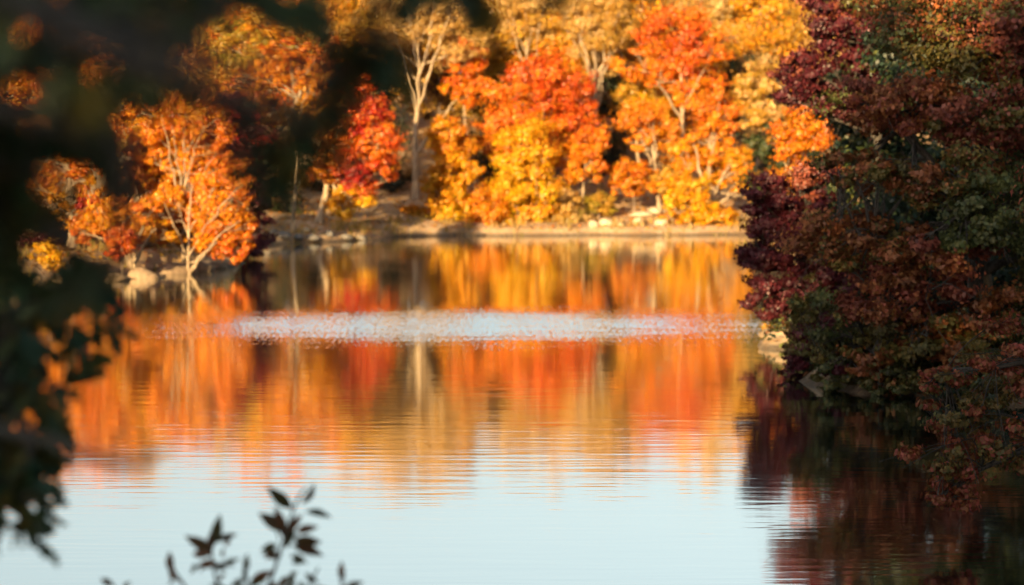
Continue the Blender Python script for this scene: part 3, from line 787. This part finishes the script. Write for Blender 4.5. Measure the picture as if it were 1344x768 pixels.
# undergrowth along the shaded bank
for k, (px, D, w_, lab, pal) in enumerate([(1068, 37.4, 40, 'dusky purple bush on the shaded bank beside the deep purple tree', 'purple+olive'), (1062, 35.4, 36, 'olive and wine coloured bush where the shaded bank meets the bright reflections', 'olive+purple'),
        (1120, 33.4, 60, 'olive bush trailing into the water below the dusky maple', 'olive+moss'), (1190, 32.9, 60, 'dark mossy bush under the dusky maple', 'moss+olive'), (1265, 32.4, 60, 'blackish green bush on the shaded bank behind the low bough', 'pine+moss'), (1345, 32.0, 70, 'blackish green bush at the edge of the picture on the shaded bank', 'pine+moss')]):
    yb = HOR + (CAM_H - .1) * F / D
    make_tree('bank_bush', lab, px, D, [(px, yb - 30, w_, 34, -.2, pal), (px - w_ * .4, yb - 4, w_ * .7, 20, -.8, pal), (px + w_ * .4, yb - 2, w_ * .7, 18, -.8, pal), (px + w_ * .4, yb - 50, w_ * .7, 34, .3, pal)], leaf=.12, nleaf=4200, ncl=18, seed=180 + k, tr=.05, limbs=4, cat='bush', names=BUSH, **near)

# ------------------------------------------------------------------ rocks
def rock_mat():
    m, nt, out = new_mat('shore_rock')
    L = nt.links.new
    tc = N(nt, 'ShaderNodeTexCoord')
    nz = N(nt, 'ShaderNodeTexNoise'); nz.inputs['Scale'].default_value = 3.0; nz.inputs['Detail'].default_value = 6
    L(tc.outputs['Object'], nz.inputs['Vector'])
    cr = N(nt, 'ShaderNodeValToRGB')
    cr.color_ramp.elements[0].position = .35; cr.color_ramp.elements[0].color = (0.17, 0.125, 0.08, 1)
    cr.color_ramp.elements[1].position = .65; cr.color_ramp.elements[1].color = (0.36, 0.28, 0.19, 1)
    L(nz.outputs['Fac'], cr.inputs[0])
    p = N(nt, 'ShaderNodeBsdfPrincipled'); p.inputs['Roughness'].default_value = .85
    b = N(nt, 'ShaderNodeBump'); b.inputs['Distance'].default_value = .06; b.inputs['Strength'].default_value = .7
    L(nz.outputs['Fac'], b.inputs['Height']); L(b.outputs[0], p.inputs['Normal'])
    L(cr.outputs[0], p.inputs['Base Color']); L(p.outputs[0], out.inputs[0])
    return m


M_ROCK = bark_material('sunlit_rock', (0.13, 0.09, 0.055), (0.25, 0.175, 0.11), 4)
M_PALEROCK = bark_material('pale_rock', (0.26, 0.20, 0.14), (0.50, 0.40, 0.29), 3)
M_SHADEGREY = bark_material('shade_grey_stone', (0.09, 0.085, 0.08), (0.20, 0.18, 0.16), 4)  # grey stone, colour darkened to stand in for the cove shade


def rock(px, D, w, h, label, seed, group=None, mat=None):
    rng = np.random.default_rng(seed)
    n = 9; mth = 14
    k = []
    for i in range(n):
        ph = math.pi * i / (n - 1)
        for j in range(mth):
            th = 2 * math.pi * j / mth
            k.append((math.sin(ph) * math.cos(th), math.sin(ph) * math.sin(th), math.cos(ph)))
    k = np.array(k)
    dirs = rng.normal(size=(9, 3)); dirs /= np.linalg.norm(dirs, axis=1)[:, None]
    lim = rng.uniform(.55, .95, 9)
    s = np.ones(len(k))
    for d, l in zip(dirs, lim):
        q = k @ d
        s = np.minimum(s, np.where(q > 1e-3, l / np.maximum(q, 1e-3), 9))
    v = k * s[:, None] * np.array([w, w * .8, h])
    idx = np.arange(n * mth).reshape(n, mth)
    q = np.stack([idx[:-1], idx[1:], np.roll(idx[1:], -1, 1), np.roll(idx[:-1], -1, 1)], -1).reshape(-1, 4)
    x = (px - 672) / F * D
    me = mesh_from('rock', v, [q], mat or M_ROCK)
    o = link('rock', me, loc=(x, D, max(hz(x, D), -.05) + h * .25))
    o.rotation_euler = (0, 0, rng.uniform(0, 6))
    tag(o, label, 'rock', group)
    return o


G1 = 'pale boulders on the far bank'
rock(778, 95.6, .34, .30, 'pale boulder nearest the water under the green bush', 1, G1, M_PALEROCK)
rock(796, 95.9, .42, .32, 'pale rounded boulder second along from the green bush', 2, G1, M_PALEROCK)
rock(838, 96.4, .36, .34, 'upright pale boulder in the middle of the bare far bank', 3, G1, M_PALEROCK)
rock(868, 96.1, .40, .30, 'pale boulder touching the yellow bushy growth', 4, G1, M_PALEROCK)
rock(842, 99.2, .95, .22, 'long flat pale slab highest on the bare far bank', 5, G1, M_PALEROCK)
rock(858, 100.4, .55, .24, 'short pale slab just above the long flat slab', 6, G1, M_PALEROCK)
rock(815, 95.5, .22, .16, 'small pale stone between the boulders at the water edge', 7, G1, M_PALEROCK)
G2 = 'sunlit rocks along the point'
for i, (px, D, w, h, lb) in enumerate([(188, 62.3, .75, .34, 'broad sunlit rock under the red leafed bush'), (228, 64.6, .9, .36, 'largest sunlit rock below the pale boughs'), (262, 66.2, .62, .32, 'sunlit rock towards the tip of the point'),
                                       (150, 61.0, .6, .24, 'flat sunlit rock left of the red leafed bush'), (285, 67.6, .46, .24, 'small sunlit rock under the lowest orange leaves'), (205, 62.6, .4, .22, 'low sunlit rock at the water edge of the point'),
                                       (78, 58.6, .55, .2, 'flat rock beneath the bright yellow bush'), (246, 64.9, .36, .2, 'small rock beside the largest sunlit rock')]):
    rock(px, D, w, h, lb, 20 + i, G2)
G3 = 'grey stones of the cove bank'
for i, (px, D, w, h) in enumerate([(352, 85.4, .5, .3), (372, 85.9, .6, .3), (392, 86.6, .45, .26), (412, 87.2, .6, .3), (432, 88.0, .4, .24), (455, 88.6, .5, .24), (474, 89.3, .45, .22), (362, 86.6, .4, .3), (402, 88.2, .4, .3)]):
    w, h = w * .75, h * .7
    rock(px, D, w, h, 'grey stone darkened as if shaded in the row lining the cove bank', 40 + i, G3, M_SHADEGREY)
rock(1014, 41.0, .30, .16, 'orange lit rock poking out at the tip of the shaded bank', 60)

# ------------------------------------------------------------------ fallen leaves on the banks
rng = np.random.default_rng(77)
fx = rng.uniform(-24, 20, 60000); fy = rng.uniform(54, 112, 60000)
d = signed_dist(fx, fy)
k = (d > 0.35) & (d < 16)
fx, fy = fx[k][:16000], fy[k][:16000]
C = np.stack([fx, fy, height(fx, fy) + 0.035], 1)
nn = rng.normal(0, .35, (len(C), 3)) + np.array([0, 0, 1])
v, f = quads_leaves(C, nn, rng.uniform(.10, .24, len(C)), rng, .7)
tn = np.where(rng.random((len(C), 1)) < .5, pick('tan', len(C), rng), np.where(rng.random((len(C), 1)) < .5, pick('orange', len(C), rng), pick('brown', len(C), rng)))
o = link('fallen_leaves', mesh_from('fallen_leaves', v, [f], M_LEAF, np.repeat(tn, 4, 0)))
tag(o, 'fallen tan and orange leaves scattered over the banks', 'fallen leaves', kind='stuff')

# dark leaf cover added over bright soil, standing in for shade on the bank
ux, uy = rng.uniform(4, 16, 60000), rng.uniform(24, 62, 60000)
d = signed_dist(ux, uy); k = (d > .0) & (d < 6)
ux, uy = ux[k][:22000], uy[k][:22000]
C = np.stack([ux, uy, height(ux, uy) + rng.uniform(.0, .32, len(ux)) ** 1.3], 1)
v, f = quads_leaves(C, rng.normal(0, .5, (len(C), 3)) + np.array([0, -.4, .8]), rng.uniform(.07, .16, len(C)), rng, .7)
tn = np.where(rng.random((len(C), 1)) < .55, pick('moss', len(C), rng), np.where(rng.random((len(C), 1)) < .6, pick('pine', len(C), rng), pick('rust', len(C), rng)))
o = link('shade_undergrowth', mesh_from('shade_undergrowth', v, [f], M_DARKLEAF, np.repeat(tn, 4, 0)))
tag(o, 'dark leafy cover added to deepen the shade on the bank', 'ground cover', kind='stuff')

# grass along the water's edge
gx_, gy_ = rng.uniform(-24, 16, 90000), rng.uniform(54, 104, 90000)
d = signed_dist(gx_, gy_)
tuft = np.sin(gx_ * 1.7 + np.sin(gy_ * .9) * 2) * np.sin(gy_ * 1.3 + gx_ * .6) + 0.35 * np.sin(gx_ * 5.1)
k = (d > .05) & (d < 3.2) & (tuft > 0.25)
gx_, gy_ = gx_[k][:9000], gy_[k][:9000]
base = np.stack([gx_, gy_, height(gx_, gy_) - .02], 1)
n_ = len(base); hgt = rng.uniform(.15, .55, n_)
lean = rng.normal(0, .28, (n_, 2)); wd = rng.normal(0, 1, (n_, 2)); wd /= np.linalg.norm(wd, axis=1)[:, None]
GV = np.zeros((n_, 3, 3)); GV[:, 0] = base; GV[:, 1] = base; GV[:, 2] = base
GV[:, 0, :2] += wd * .022; GV[:, 1, :2] -= wd * .022
GV[:, 2, :2] += lean * hgt[:, None]; GV[:, 2, 2] += hgt
gt = np.where(rng.random((n_, 1)) < .6, pick('straw', n_, rng), pick('lime', n_, rng)) * .8
o = link('shore_grass', mesh_from('shore_grass', GV.reshape(-1, 3), [np.arange(n_ * 3).reshape(n_, 3)], M_LEAF, np.repeat(gt, 3, 0)))
tag(o, 'dry straw coloured grass tufts along the water edge', 'grass', kind='stuff')

# ------------------------------------------------------------------ near tree whose leaves frame the view
OAK = np.array([(0, 0), (.06, .10), (.16, .16), (.24, .30), (.14, .34), (.20, .48), (.34, .60), (.18, .60), (.16, .74), (.20, .88), (.07, .86), (0, 1.0)])
OAK = np.concatenate([OAK, np.stack([-OAK[-2:0:-1, 0], OAK[-2:0:-1, 1] - .03], 1)])
OVAL = np.array([(0, 0), (.08, .12), (.17, .32), (.19, .5), (.14, .7), (.06, .88), (0, 1.0)])
OVAL = np.concatenate([OVAL, np.stack([-OVAL[-2:0:-1, 0], OVAL[-2:0:-1, 1]], 1)])


class Leaves:
    def __init__(self, shape):
        self.s = shape; self.V = []; self.T = []; self.n = 0

    def add(self, base, direction, normal, size, col):
        t = direction / (np.linalg.norm(direction) + 1e-9)
        n = normal - (normal @ t) * t; n /= np.linalg.norm(n) + 1e-9
        b = np.cross(n, t)
        s = self.s
        curl = (np.abs(s[:, 0]) * .35 - s[:, 1] ** 2 * .22)
        self.V.append(base + size * (s[:, :1] * b + s[:, 1:2] * t + curl[:, None] * n))
        self.T.append(np.repeat(np.asarray(col)[None], len(s), 0)); self.n += 1

    def build(self, name, mat, parent, off):
        if not self.V: return
        k = len(self.s)
        me = mesh_from(name, np.concatenate(self.V) - off, [np.arange(self.n * k).reshape(self.n, k)], mat, np.concatenate(self.T))
        return link(name, me, parent)


def to_px(p):
    c, s = math.cos(PITCH), math.sin(PITCH)
    y, z = p[1], p[2] - CAM_H
    f = y * c - z * s
    u = y * s + z * c
    return 672 + F * p[0] / f, 384 - F * u / f


def sprig(L, T, p0, p1, rng, n, size, pal, r=0.004, ok=None, spread=.9):
    pts = curve(p0, p1, rng, .04, .05, 6)
    T.add(pts, np.linspace(r, r * .4, 6), 5)
    ax = pts[-1] - pts[0]; ax /= np.linalg.norm(ax) + 1e-9
    side = np.cross(ax, np.array([0, 1.0, 0.1])); side /= np.linalg.norm(side) + 1e-9
    for i in range(n):
        t = (i + .6) / n
        q = t * 5; a = int(min(4, q)); base = pts[a] + (pts[a + 1] - pts[a]) * (q - a)
        s = 1 if i % 2 else -1
        dr = ax * (.55 + .5 * t) + side * s * spread * (1 - .65 * t) + rng.normal(0, .28, 3)
        if i == n - 1: dr = ax + rng.normal(0, .2, 3)
        nm = np.array([0, -.8, .5]) + rng.normal(0, .55, 3)
        sz = size * rng.uniform(.7, 1.2)
        if ok is not None:
            mid = base + dr / np.linalg.norm(dr) * sz * .55
            if not ok(*to_px(mid)): continue
        c = np.array(PAL[pal][rng.integers(0, len(PAL[pal]))]) * rng.uniform(.7, 1.4)
        L.add(base, dr, nm, sz, c)


TB = np.array([-1.75, 2.3, hz(-1.75, 2.3) - .1])
oak = empty('overhanging_oak', TB, 'dark shaded oak whose leafy boughs hang close in front of the lake', 'oak tree')
rng = np.random.default_rng(7)
tp = np.array([-1.55, 2.5, 7.2])
tt = np.linspace(0, 1, 12)[:, None]
trunk = TB + (tp - TB) * tt + np.sin(tt * 5) * np.array([.06, .03, 0])
T = Tubes(); T.add(trunk, np.linspace(.17, .05, 12), 10); T.build('trunk', M_DARK, oak, TB)

# gaps in the near leaves through which the far trees show (photo pixels)
GAPS = [(20, 122, 20, 16), (75, 86, 13, 15), (135, 70, 17, 24), (160, 95, 32, 17), (122, 96, 14, 13), (240, 90, 22, 21), (22, 34, 9, 9), (80, 2, 26, 8), (200, 31, 11, 9), (250, 33, 11, 14), (298, 62, 30, 20), (320, 35, 18, 16), (360, 40, 14, 12),
        (362, 72, 26, 18), (410, 78, 38, 20), (250, 215, 62, 92), (195, 205, 34, 34), (290, 290, 62, 66), (150, 275, 40, 26), (105, 232, 24, 20), (48, 240, 15, 13), (70, 250, 12, 12), (185, 320, 60, 30), (60, 342, 26, 28), (88, 300, 14, 30), (150, 330, 40, 30),
        (160, 165, 16, 14), (375, 125, 48, 46), (450, 140, 60, 34), (480, 220, 70, 60), (240, 370, 130, 30), (440, 0, 12, 8), (500, 30, 14, 24), (68, 152, 10, 8), (395, 250, 40, 40), (420, 200, 20, 20), (35, 155, 13, 9), (290, 130, 26, 30)]


def gap_ok(shrink=1.0, mar=12):
    def f(x, y):
        for gx_, gy_, a, b in GAPS:
            a2, b2 = a * shrink + mar, b * shrink + mar
            if ((x - gx_) / a2) ** 2 + ((y - gy_) / b2) ** 2 < r2.uniform(.5, 1.25): return False
        return True
    return f


def bough(start_f, ends, thick, sprigs, size, pal, ok, seed, n_leaf=7, slen=.26):
    """one bough: branch tube through a list of points, sprigs at given (px,py,depth) spots"""
    rng = np.random.default_rng(seed)
    i0 = start_f * 11
    st = trunk[int(i0)]
    T = Tubes(); L = Leaves(OAK)
    pts = [st] + [P(*e) for e in ends]
    # smooth polyline
    P0 = np.array(pts); tt_ = np.linspace(0, len(P0) - 1, 6 * len(P0))
    poly = np.stack([np.interp(tt_, range(len(P0)), P0[:, k]) for k in range(3)], 1)
    for _ in range(3): poly[1:-1] = (poly[:-2] + 2 * poly[1:-1] + poly[2:]) / 4
    T.add(poly, np.linspace(thick, thick * .25, len(poly)), 7)
    for (px, py, dp, dirx, diry) in sprigs:
        p1 = P(px + dirx, py + diry, dp)
        p0 = P(px, py, dp + rng.uniform(-.05, .05))
        j = int(np.argmin(np.linalg.norm(poly - p0, axis=1)))
        T.add(curve(poly[j], p0, rng, .05, .05, 5), np.linspace(thick * .3, .004, 5), 5)
        sprig(L, T, p0, p1, rng, n_leaf, size, pal, .004, ok)
    b = T.build('branch', M_DARK, oak, TB)
    L.build('leaves', M_NEARLEAF, b, TB)


r2 = np.random.default_rng(21)
# top of the frame: close, very blurred
sp = []
for _ in range(62):
    x = r2.uniform(-60, 390); y = r2.uniform(-50, 110)
    if x > 290 and y > 40: continue
    sp.append((x, y, r2.uniform(2.6, 3.2), r2.uniform(-70, 70), r2.uniform(10, 80)))
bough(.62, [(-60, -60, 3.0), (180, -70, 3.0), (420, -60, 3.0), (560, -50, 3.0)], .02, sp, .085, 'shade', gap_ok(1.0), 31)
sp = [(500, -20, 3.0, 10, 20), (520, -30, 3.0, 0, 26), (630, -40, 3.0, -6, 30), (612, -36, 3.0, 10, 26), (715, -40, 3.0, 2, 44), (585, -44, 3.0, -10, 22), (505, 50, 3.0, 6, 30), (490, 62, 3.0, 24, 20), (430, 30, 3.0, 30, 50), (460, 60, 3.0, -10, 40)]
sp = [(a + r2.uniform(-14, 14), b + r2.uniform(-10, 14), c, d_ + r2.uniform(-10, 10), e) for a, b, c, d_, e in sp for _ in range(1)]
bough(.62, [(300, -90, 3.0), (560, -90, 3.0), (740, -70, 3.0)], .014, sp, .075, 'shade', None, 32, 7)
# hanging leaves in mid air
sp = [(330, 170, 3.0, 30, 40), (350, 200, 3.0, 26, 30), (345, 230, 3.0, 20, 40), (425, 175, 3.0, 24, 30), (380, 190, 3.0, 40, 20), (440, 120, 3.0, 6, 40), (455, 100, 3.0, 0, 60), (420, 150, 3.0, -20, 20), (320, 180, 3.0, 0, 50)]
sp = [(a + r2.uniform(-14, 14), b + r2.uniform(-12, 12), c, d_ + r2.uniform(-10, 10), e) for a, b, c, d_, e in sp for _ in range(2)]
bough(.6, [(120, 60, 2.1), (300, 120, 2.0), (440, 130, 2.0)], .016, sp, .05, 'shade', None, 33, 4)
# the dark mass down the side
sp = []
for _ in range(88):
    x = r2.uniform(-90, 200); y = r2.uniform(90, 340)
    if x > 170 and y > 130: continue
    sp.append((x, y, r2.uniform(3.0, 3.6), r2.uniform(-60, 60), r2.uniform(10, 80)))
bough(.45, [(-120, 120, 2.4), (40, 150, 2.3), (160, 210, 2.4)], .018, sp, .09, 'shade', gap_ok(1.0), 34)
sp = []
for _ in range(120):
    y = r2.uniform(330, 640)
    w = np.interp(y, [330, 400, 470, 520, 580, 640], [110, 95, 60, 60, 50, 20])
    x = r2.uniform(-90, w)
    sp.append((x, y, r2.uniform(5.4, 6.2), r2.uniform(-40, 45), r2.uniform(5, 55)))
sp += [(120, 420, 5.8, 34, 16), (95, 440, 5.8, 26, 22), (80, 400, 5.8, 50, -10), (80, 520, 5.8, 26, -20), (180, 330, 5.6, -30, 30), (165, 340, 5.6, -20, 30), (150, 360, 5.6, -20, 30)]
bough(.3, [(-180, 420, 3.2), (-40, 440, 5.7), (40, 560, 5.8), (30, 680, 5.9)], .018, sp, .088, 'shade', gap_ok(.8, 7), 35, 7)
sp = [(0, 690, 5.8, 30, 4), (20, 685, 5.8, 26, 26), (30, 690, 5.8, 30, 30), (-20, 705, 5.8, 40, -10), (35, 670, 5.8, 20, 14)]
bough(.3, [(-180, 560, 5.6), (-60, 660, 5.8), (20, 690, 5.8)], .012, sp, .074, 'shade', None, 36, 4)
# thin bare twig over the water
T = Tubes()
p_ = np.stack([P(*q) for q in [(-20, 560, 3.9), (70, 580, 3.6), (110, 598, 3.4), (160, 608, 3.2), (190, 604, 3.1), (215, 588, 3.0)]])
T.add(p_, np.linspace(.012, .006, 6), 6); T.build("twig", M_DARK, oak, TB)

# ------------------------------------------------------------------ waterside shrub rising into the frame
SB = np.array([-1.05, 7.1, hz(-1.05, 7.1) - .05])
shrub = empty('leafy_shrub', SB, 'dark twiggy shrub poking up at the water edge', 'shrub')
rng = np.random.default_rng(3)
stems = [  # list of px polyline, leaves
    [(330, 830), (360, 750), (378, 690), (392, 650), (402, 640)],
    [(300, 830), (285, 770), (276, 720), (284, 700)],
    [(290, 830), (250, 780), (226, 745)],
    [(330, 830), (325, 770), (322, 740)],
    [(400, 830), (405, 770), (418, 745)],
    [(440, 840), (450, 790), (447, 755)],
    [(200, 840), (170, 790), (145, 765)]]
spec = [(384, 668, -26, -22), (396, 662, 16, -18), (400, 672, 30, 2), (376, 700, -30, -24), (372, 706, -6, -34), (366, 716, -22, 4), (384, 708, 32, 4), (382, 716, 36, 8), (378, 700, 14, -22), (366, 724, -18, 2), (388, 698, 22, -6),
        (282, 715, 4, -30), (284, 712, 22, -12), (280, 722, -30, -14), (278, 728, -24, -2), (286, 738, -24, 4), (290, 745, 18, -12), (296, 752, -10, 10), (262, 742, -14, 8),
        (224, 752, -2, -24), (226, 758, 14, 6), (322, 752, 2, -20), (324, 760, -20, 8), (328, 764, 24, -12), (322, 770, -14, 10), (382, 740, 16, -4), (384, 748, -2, 24), (400, 752, 14, 12), (380, 756, -14, 14),
        (448, 762, 0, -20), (452, 770, 20, -4), (440, 776, -22, 6), (345, 776, 20, -10), (300, 775, -20, -6), (410, 772, 20, 4), (150, 770, -16, -10)]
L = Leaves(OVAL)
for k, sline in enumerate(stems):
    dd = 7.2 + .12 * rng.uniform(-1, 1)
    pts = np.array([SB + rng.normal(0, .03, 3) * np.array([1, 1, 0])] + [P(a, b, dd) for a, b in sline])
    t_ = np.linspace(0, len(pts) - 1, 18)
    poly = np.stack([np.interp(t_, range(len(pts)), pts[:, q]) for q in range(3)], 1)
    for _ in range(2): poly[1:-1] = (poly[:-2] + 2 * poly[1:-1] + poly[2:]) / 4
    T = Tubes(); T.add(poly, np.linspace(.009, .0035, 18), 6); T.build('stem', M_DARK, shrub, SB)
spec += [(a + rng.uniform(-12, 12), b + rng.uniform(2, 16), da * rng.uniform(-.9, .9) + rng.uniform(-8, 8), db * .8) for a, b, da, db in spec if b > 690]
for a, b, da, db in spec:
    p0 = P(a, b, 7.2); p1 = P(a + da * 1.35, b + db * 1.35, 7.2 + rng.uniform(-.05, .05))
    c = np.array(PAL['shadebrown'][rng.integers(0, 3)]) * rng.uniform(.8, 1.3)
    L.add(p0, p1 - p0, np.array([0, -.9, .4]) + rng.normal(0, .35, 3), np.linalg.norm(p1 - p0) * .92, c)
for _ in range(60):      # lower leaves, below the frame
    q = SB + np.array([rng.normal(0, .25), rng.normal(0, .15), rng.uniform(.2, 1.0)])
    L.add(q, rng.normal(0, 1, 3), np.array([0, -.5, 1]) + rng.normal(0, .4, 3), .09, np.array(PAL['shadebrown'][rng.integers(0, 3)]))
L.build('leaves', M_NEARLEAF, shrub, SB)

# ------------------------------------------------------------------ wood on the rise behind the viewer (unseen, placed and shaped to shade the near bank)
rng = np.random.default_rng(12)
T = Tubes(); LC, LT, LN = [], [], []
for i in range(30):
    x = -19.5 + i * 2.6 + rng.uniform(-1, 1); y = -22 + rng.uniform(-7, 5)
    z = hz(x, y); h = rng.uniform(13, 16)
    T.add(np.array([(x, y, z - .2), (x + .1, y, z + h * .5), (x, y + .1, z + h * .9)]), [.3, .2, .05], 8)
    n = 1500
    sd = rng.normal(size=(n, 3)); sd /= np.linalg.norm(sd, axis=1)[:, None]
    pos = np.array([x, y, z + h * .55]) + sd * np.array([2.6, 2.6, h * .46]) * rng.uniform(.3, 1, n)[:, None] ** .5
    LC.append(pos); LN.append(sd + rng.normal(0, .5, (n, 3))); LT.append(pick('green' if i % 3 else 'brown', n, rng))
LC = np.concatenate(LC)
LN = np.concatenate(LN); LT = np.concatenate(LT)
to_sun = np.array([math.sin(SUN_AZ) * math.cos(SUN_EL), math.cos(SUN_AZ) * math.cos(SUN_EL), math.sin(SUN_EL)])
for q, rad_ in ((P(1016, 442, 41.2), 1.25), (P(1058, 180, 59), 2.6), (P(1150, 100, 74), 2.4)):     # leaves cut away along sun rays to let beams through
    rel = LC - q; along = rel @ to_sun
    keep = np.linalg.norm(rel - along[:, None] * to_sun, axis=1) > rad_
    LC, LN, LT = LC[keep], LN[keep], LT[keep]
v, f = quads_leaves(LC, LN, rng.uniform(.5, .95, len(LC)), rng, .8)
wood = link('woods', mesh_from('woods', v, [f], M_DARKLEAF, np.repeat(LT, 4, 0)))
tag(wood, 'unseen wood placed on the rise to shade the near bank', 'woods', kind='stuff')
T.build('trunk', M_DARK, wood, np.zeros(3))
wood.children[0]['kind'] = 'stuff'

# ------------------------------------------------------------------ sky, sun, camera
w = bpy.data.worlds.new('World'); scene.world = w; w.use_nodes = True
nt = w.node_tree
bg = nt.nodes['Background']
sky = nt.nodes.new('ShaderNodeTexSky')
sky.sky_type = 'NISHITA'; sky.sun_disc = False
sky.sun_elevation = SUN_EL; sky.sun_rotation = SUN_AZ
sky.air_density = 1.0; sky.dust_density = 2.0; sky.ozone_density = 1.0
hs = nt.nodes.new('ShaderNodeHueSaturation'); hs.inputs['Saturation'].default_value = 0.50; hs.inputs['Hue'].default_value = 0.462
nt.links.new(sky.outputs[0], hs.inputs['Color']); nt.links.new(hs.outputs[0], bg.inputs[0])
bg.inputs[1].default_value = 0.052

sl = bpy.data.lights.new('sun', 'SUN'); sl.energy = 5.0; sl.angle = math.radians(.5); sl.color = (1.0, .69, .32)
so = bpy.data.objects.new('sun', sl); COL.objects.link(so)
sd = Vector((math.sin(SUN_AZ) * math.cos(SUN_EL), math.cos(SUN_AZ) * math.cos(SUN_EL), math.sin(SUN_EL)))
so.rotation_euler = (-sd).to_track_quat('-Z', 'Y').to_euler()
so.location = (-20, -30, 40)

cd = bpy.data.cameras.new('camera'); cam = bpy.data.objects.new('camera', cd); COL.objects.link(cam)
cam.location = (0, 0, CAM_H); cam.rotation_euler = (math.pi / 2 - PITCH, 0, 0)
cd.sensor_width = 36; cd.lens = 36 * F / 1344; cd.clip_end = 3000; cd.clip_start = .05
cd.dof.use_dof = True; cd.dof.focus_distance = 20.0; cd.dof.aperture_fstop = cd.lens / 50.0
scene.camera = cam

scene.view_settings.view_transform = 'Standard'
scene.view_settings.look = 'None'
scene.view_settings.gamma = 1.0
scene.view_settings.use_curve_mapping = False
scene.view_settings.exposure = 1.9
scene.render.engine = 'CYCLES'
cy = scene.cycles
cy.use_denoising = True
cy.max_bounces = 6; cy.diffuse_bounces = 4; cy.glossy_bounces = 3; cy.transmission_bounces = 3
cy.sample_clamp_indirect = 8
cy.caustics_reflective = False
cy.use_adaptive_sampling = True; cy.adaptive_threshold = 0.02
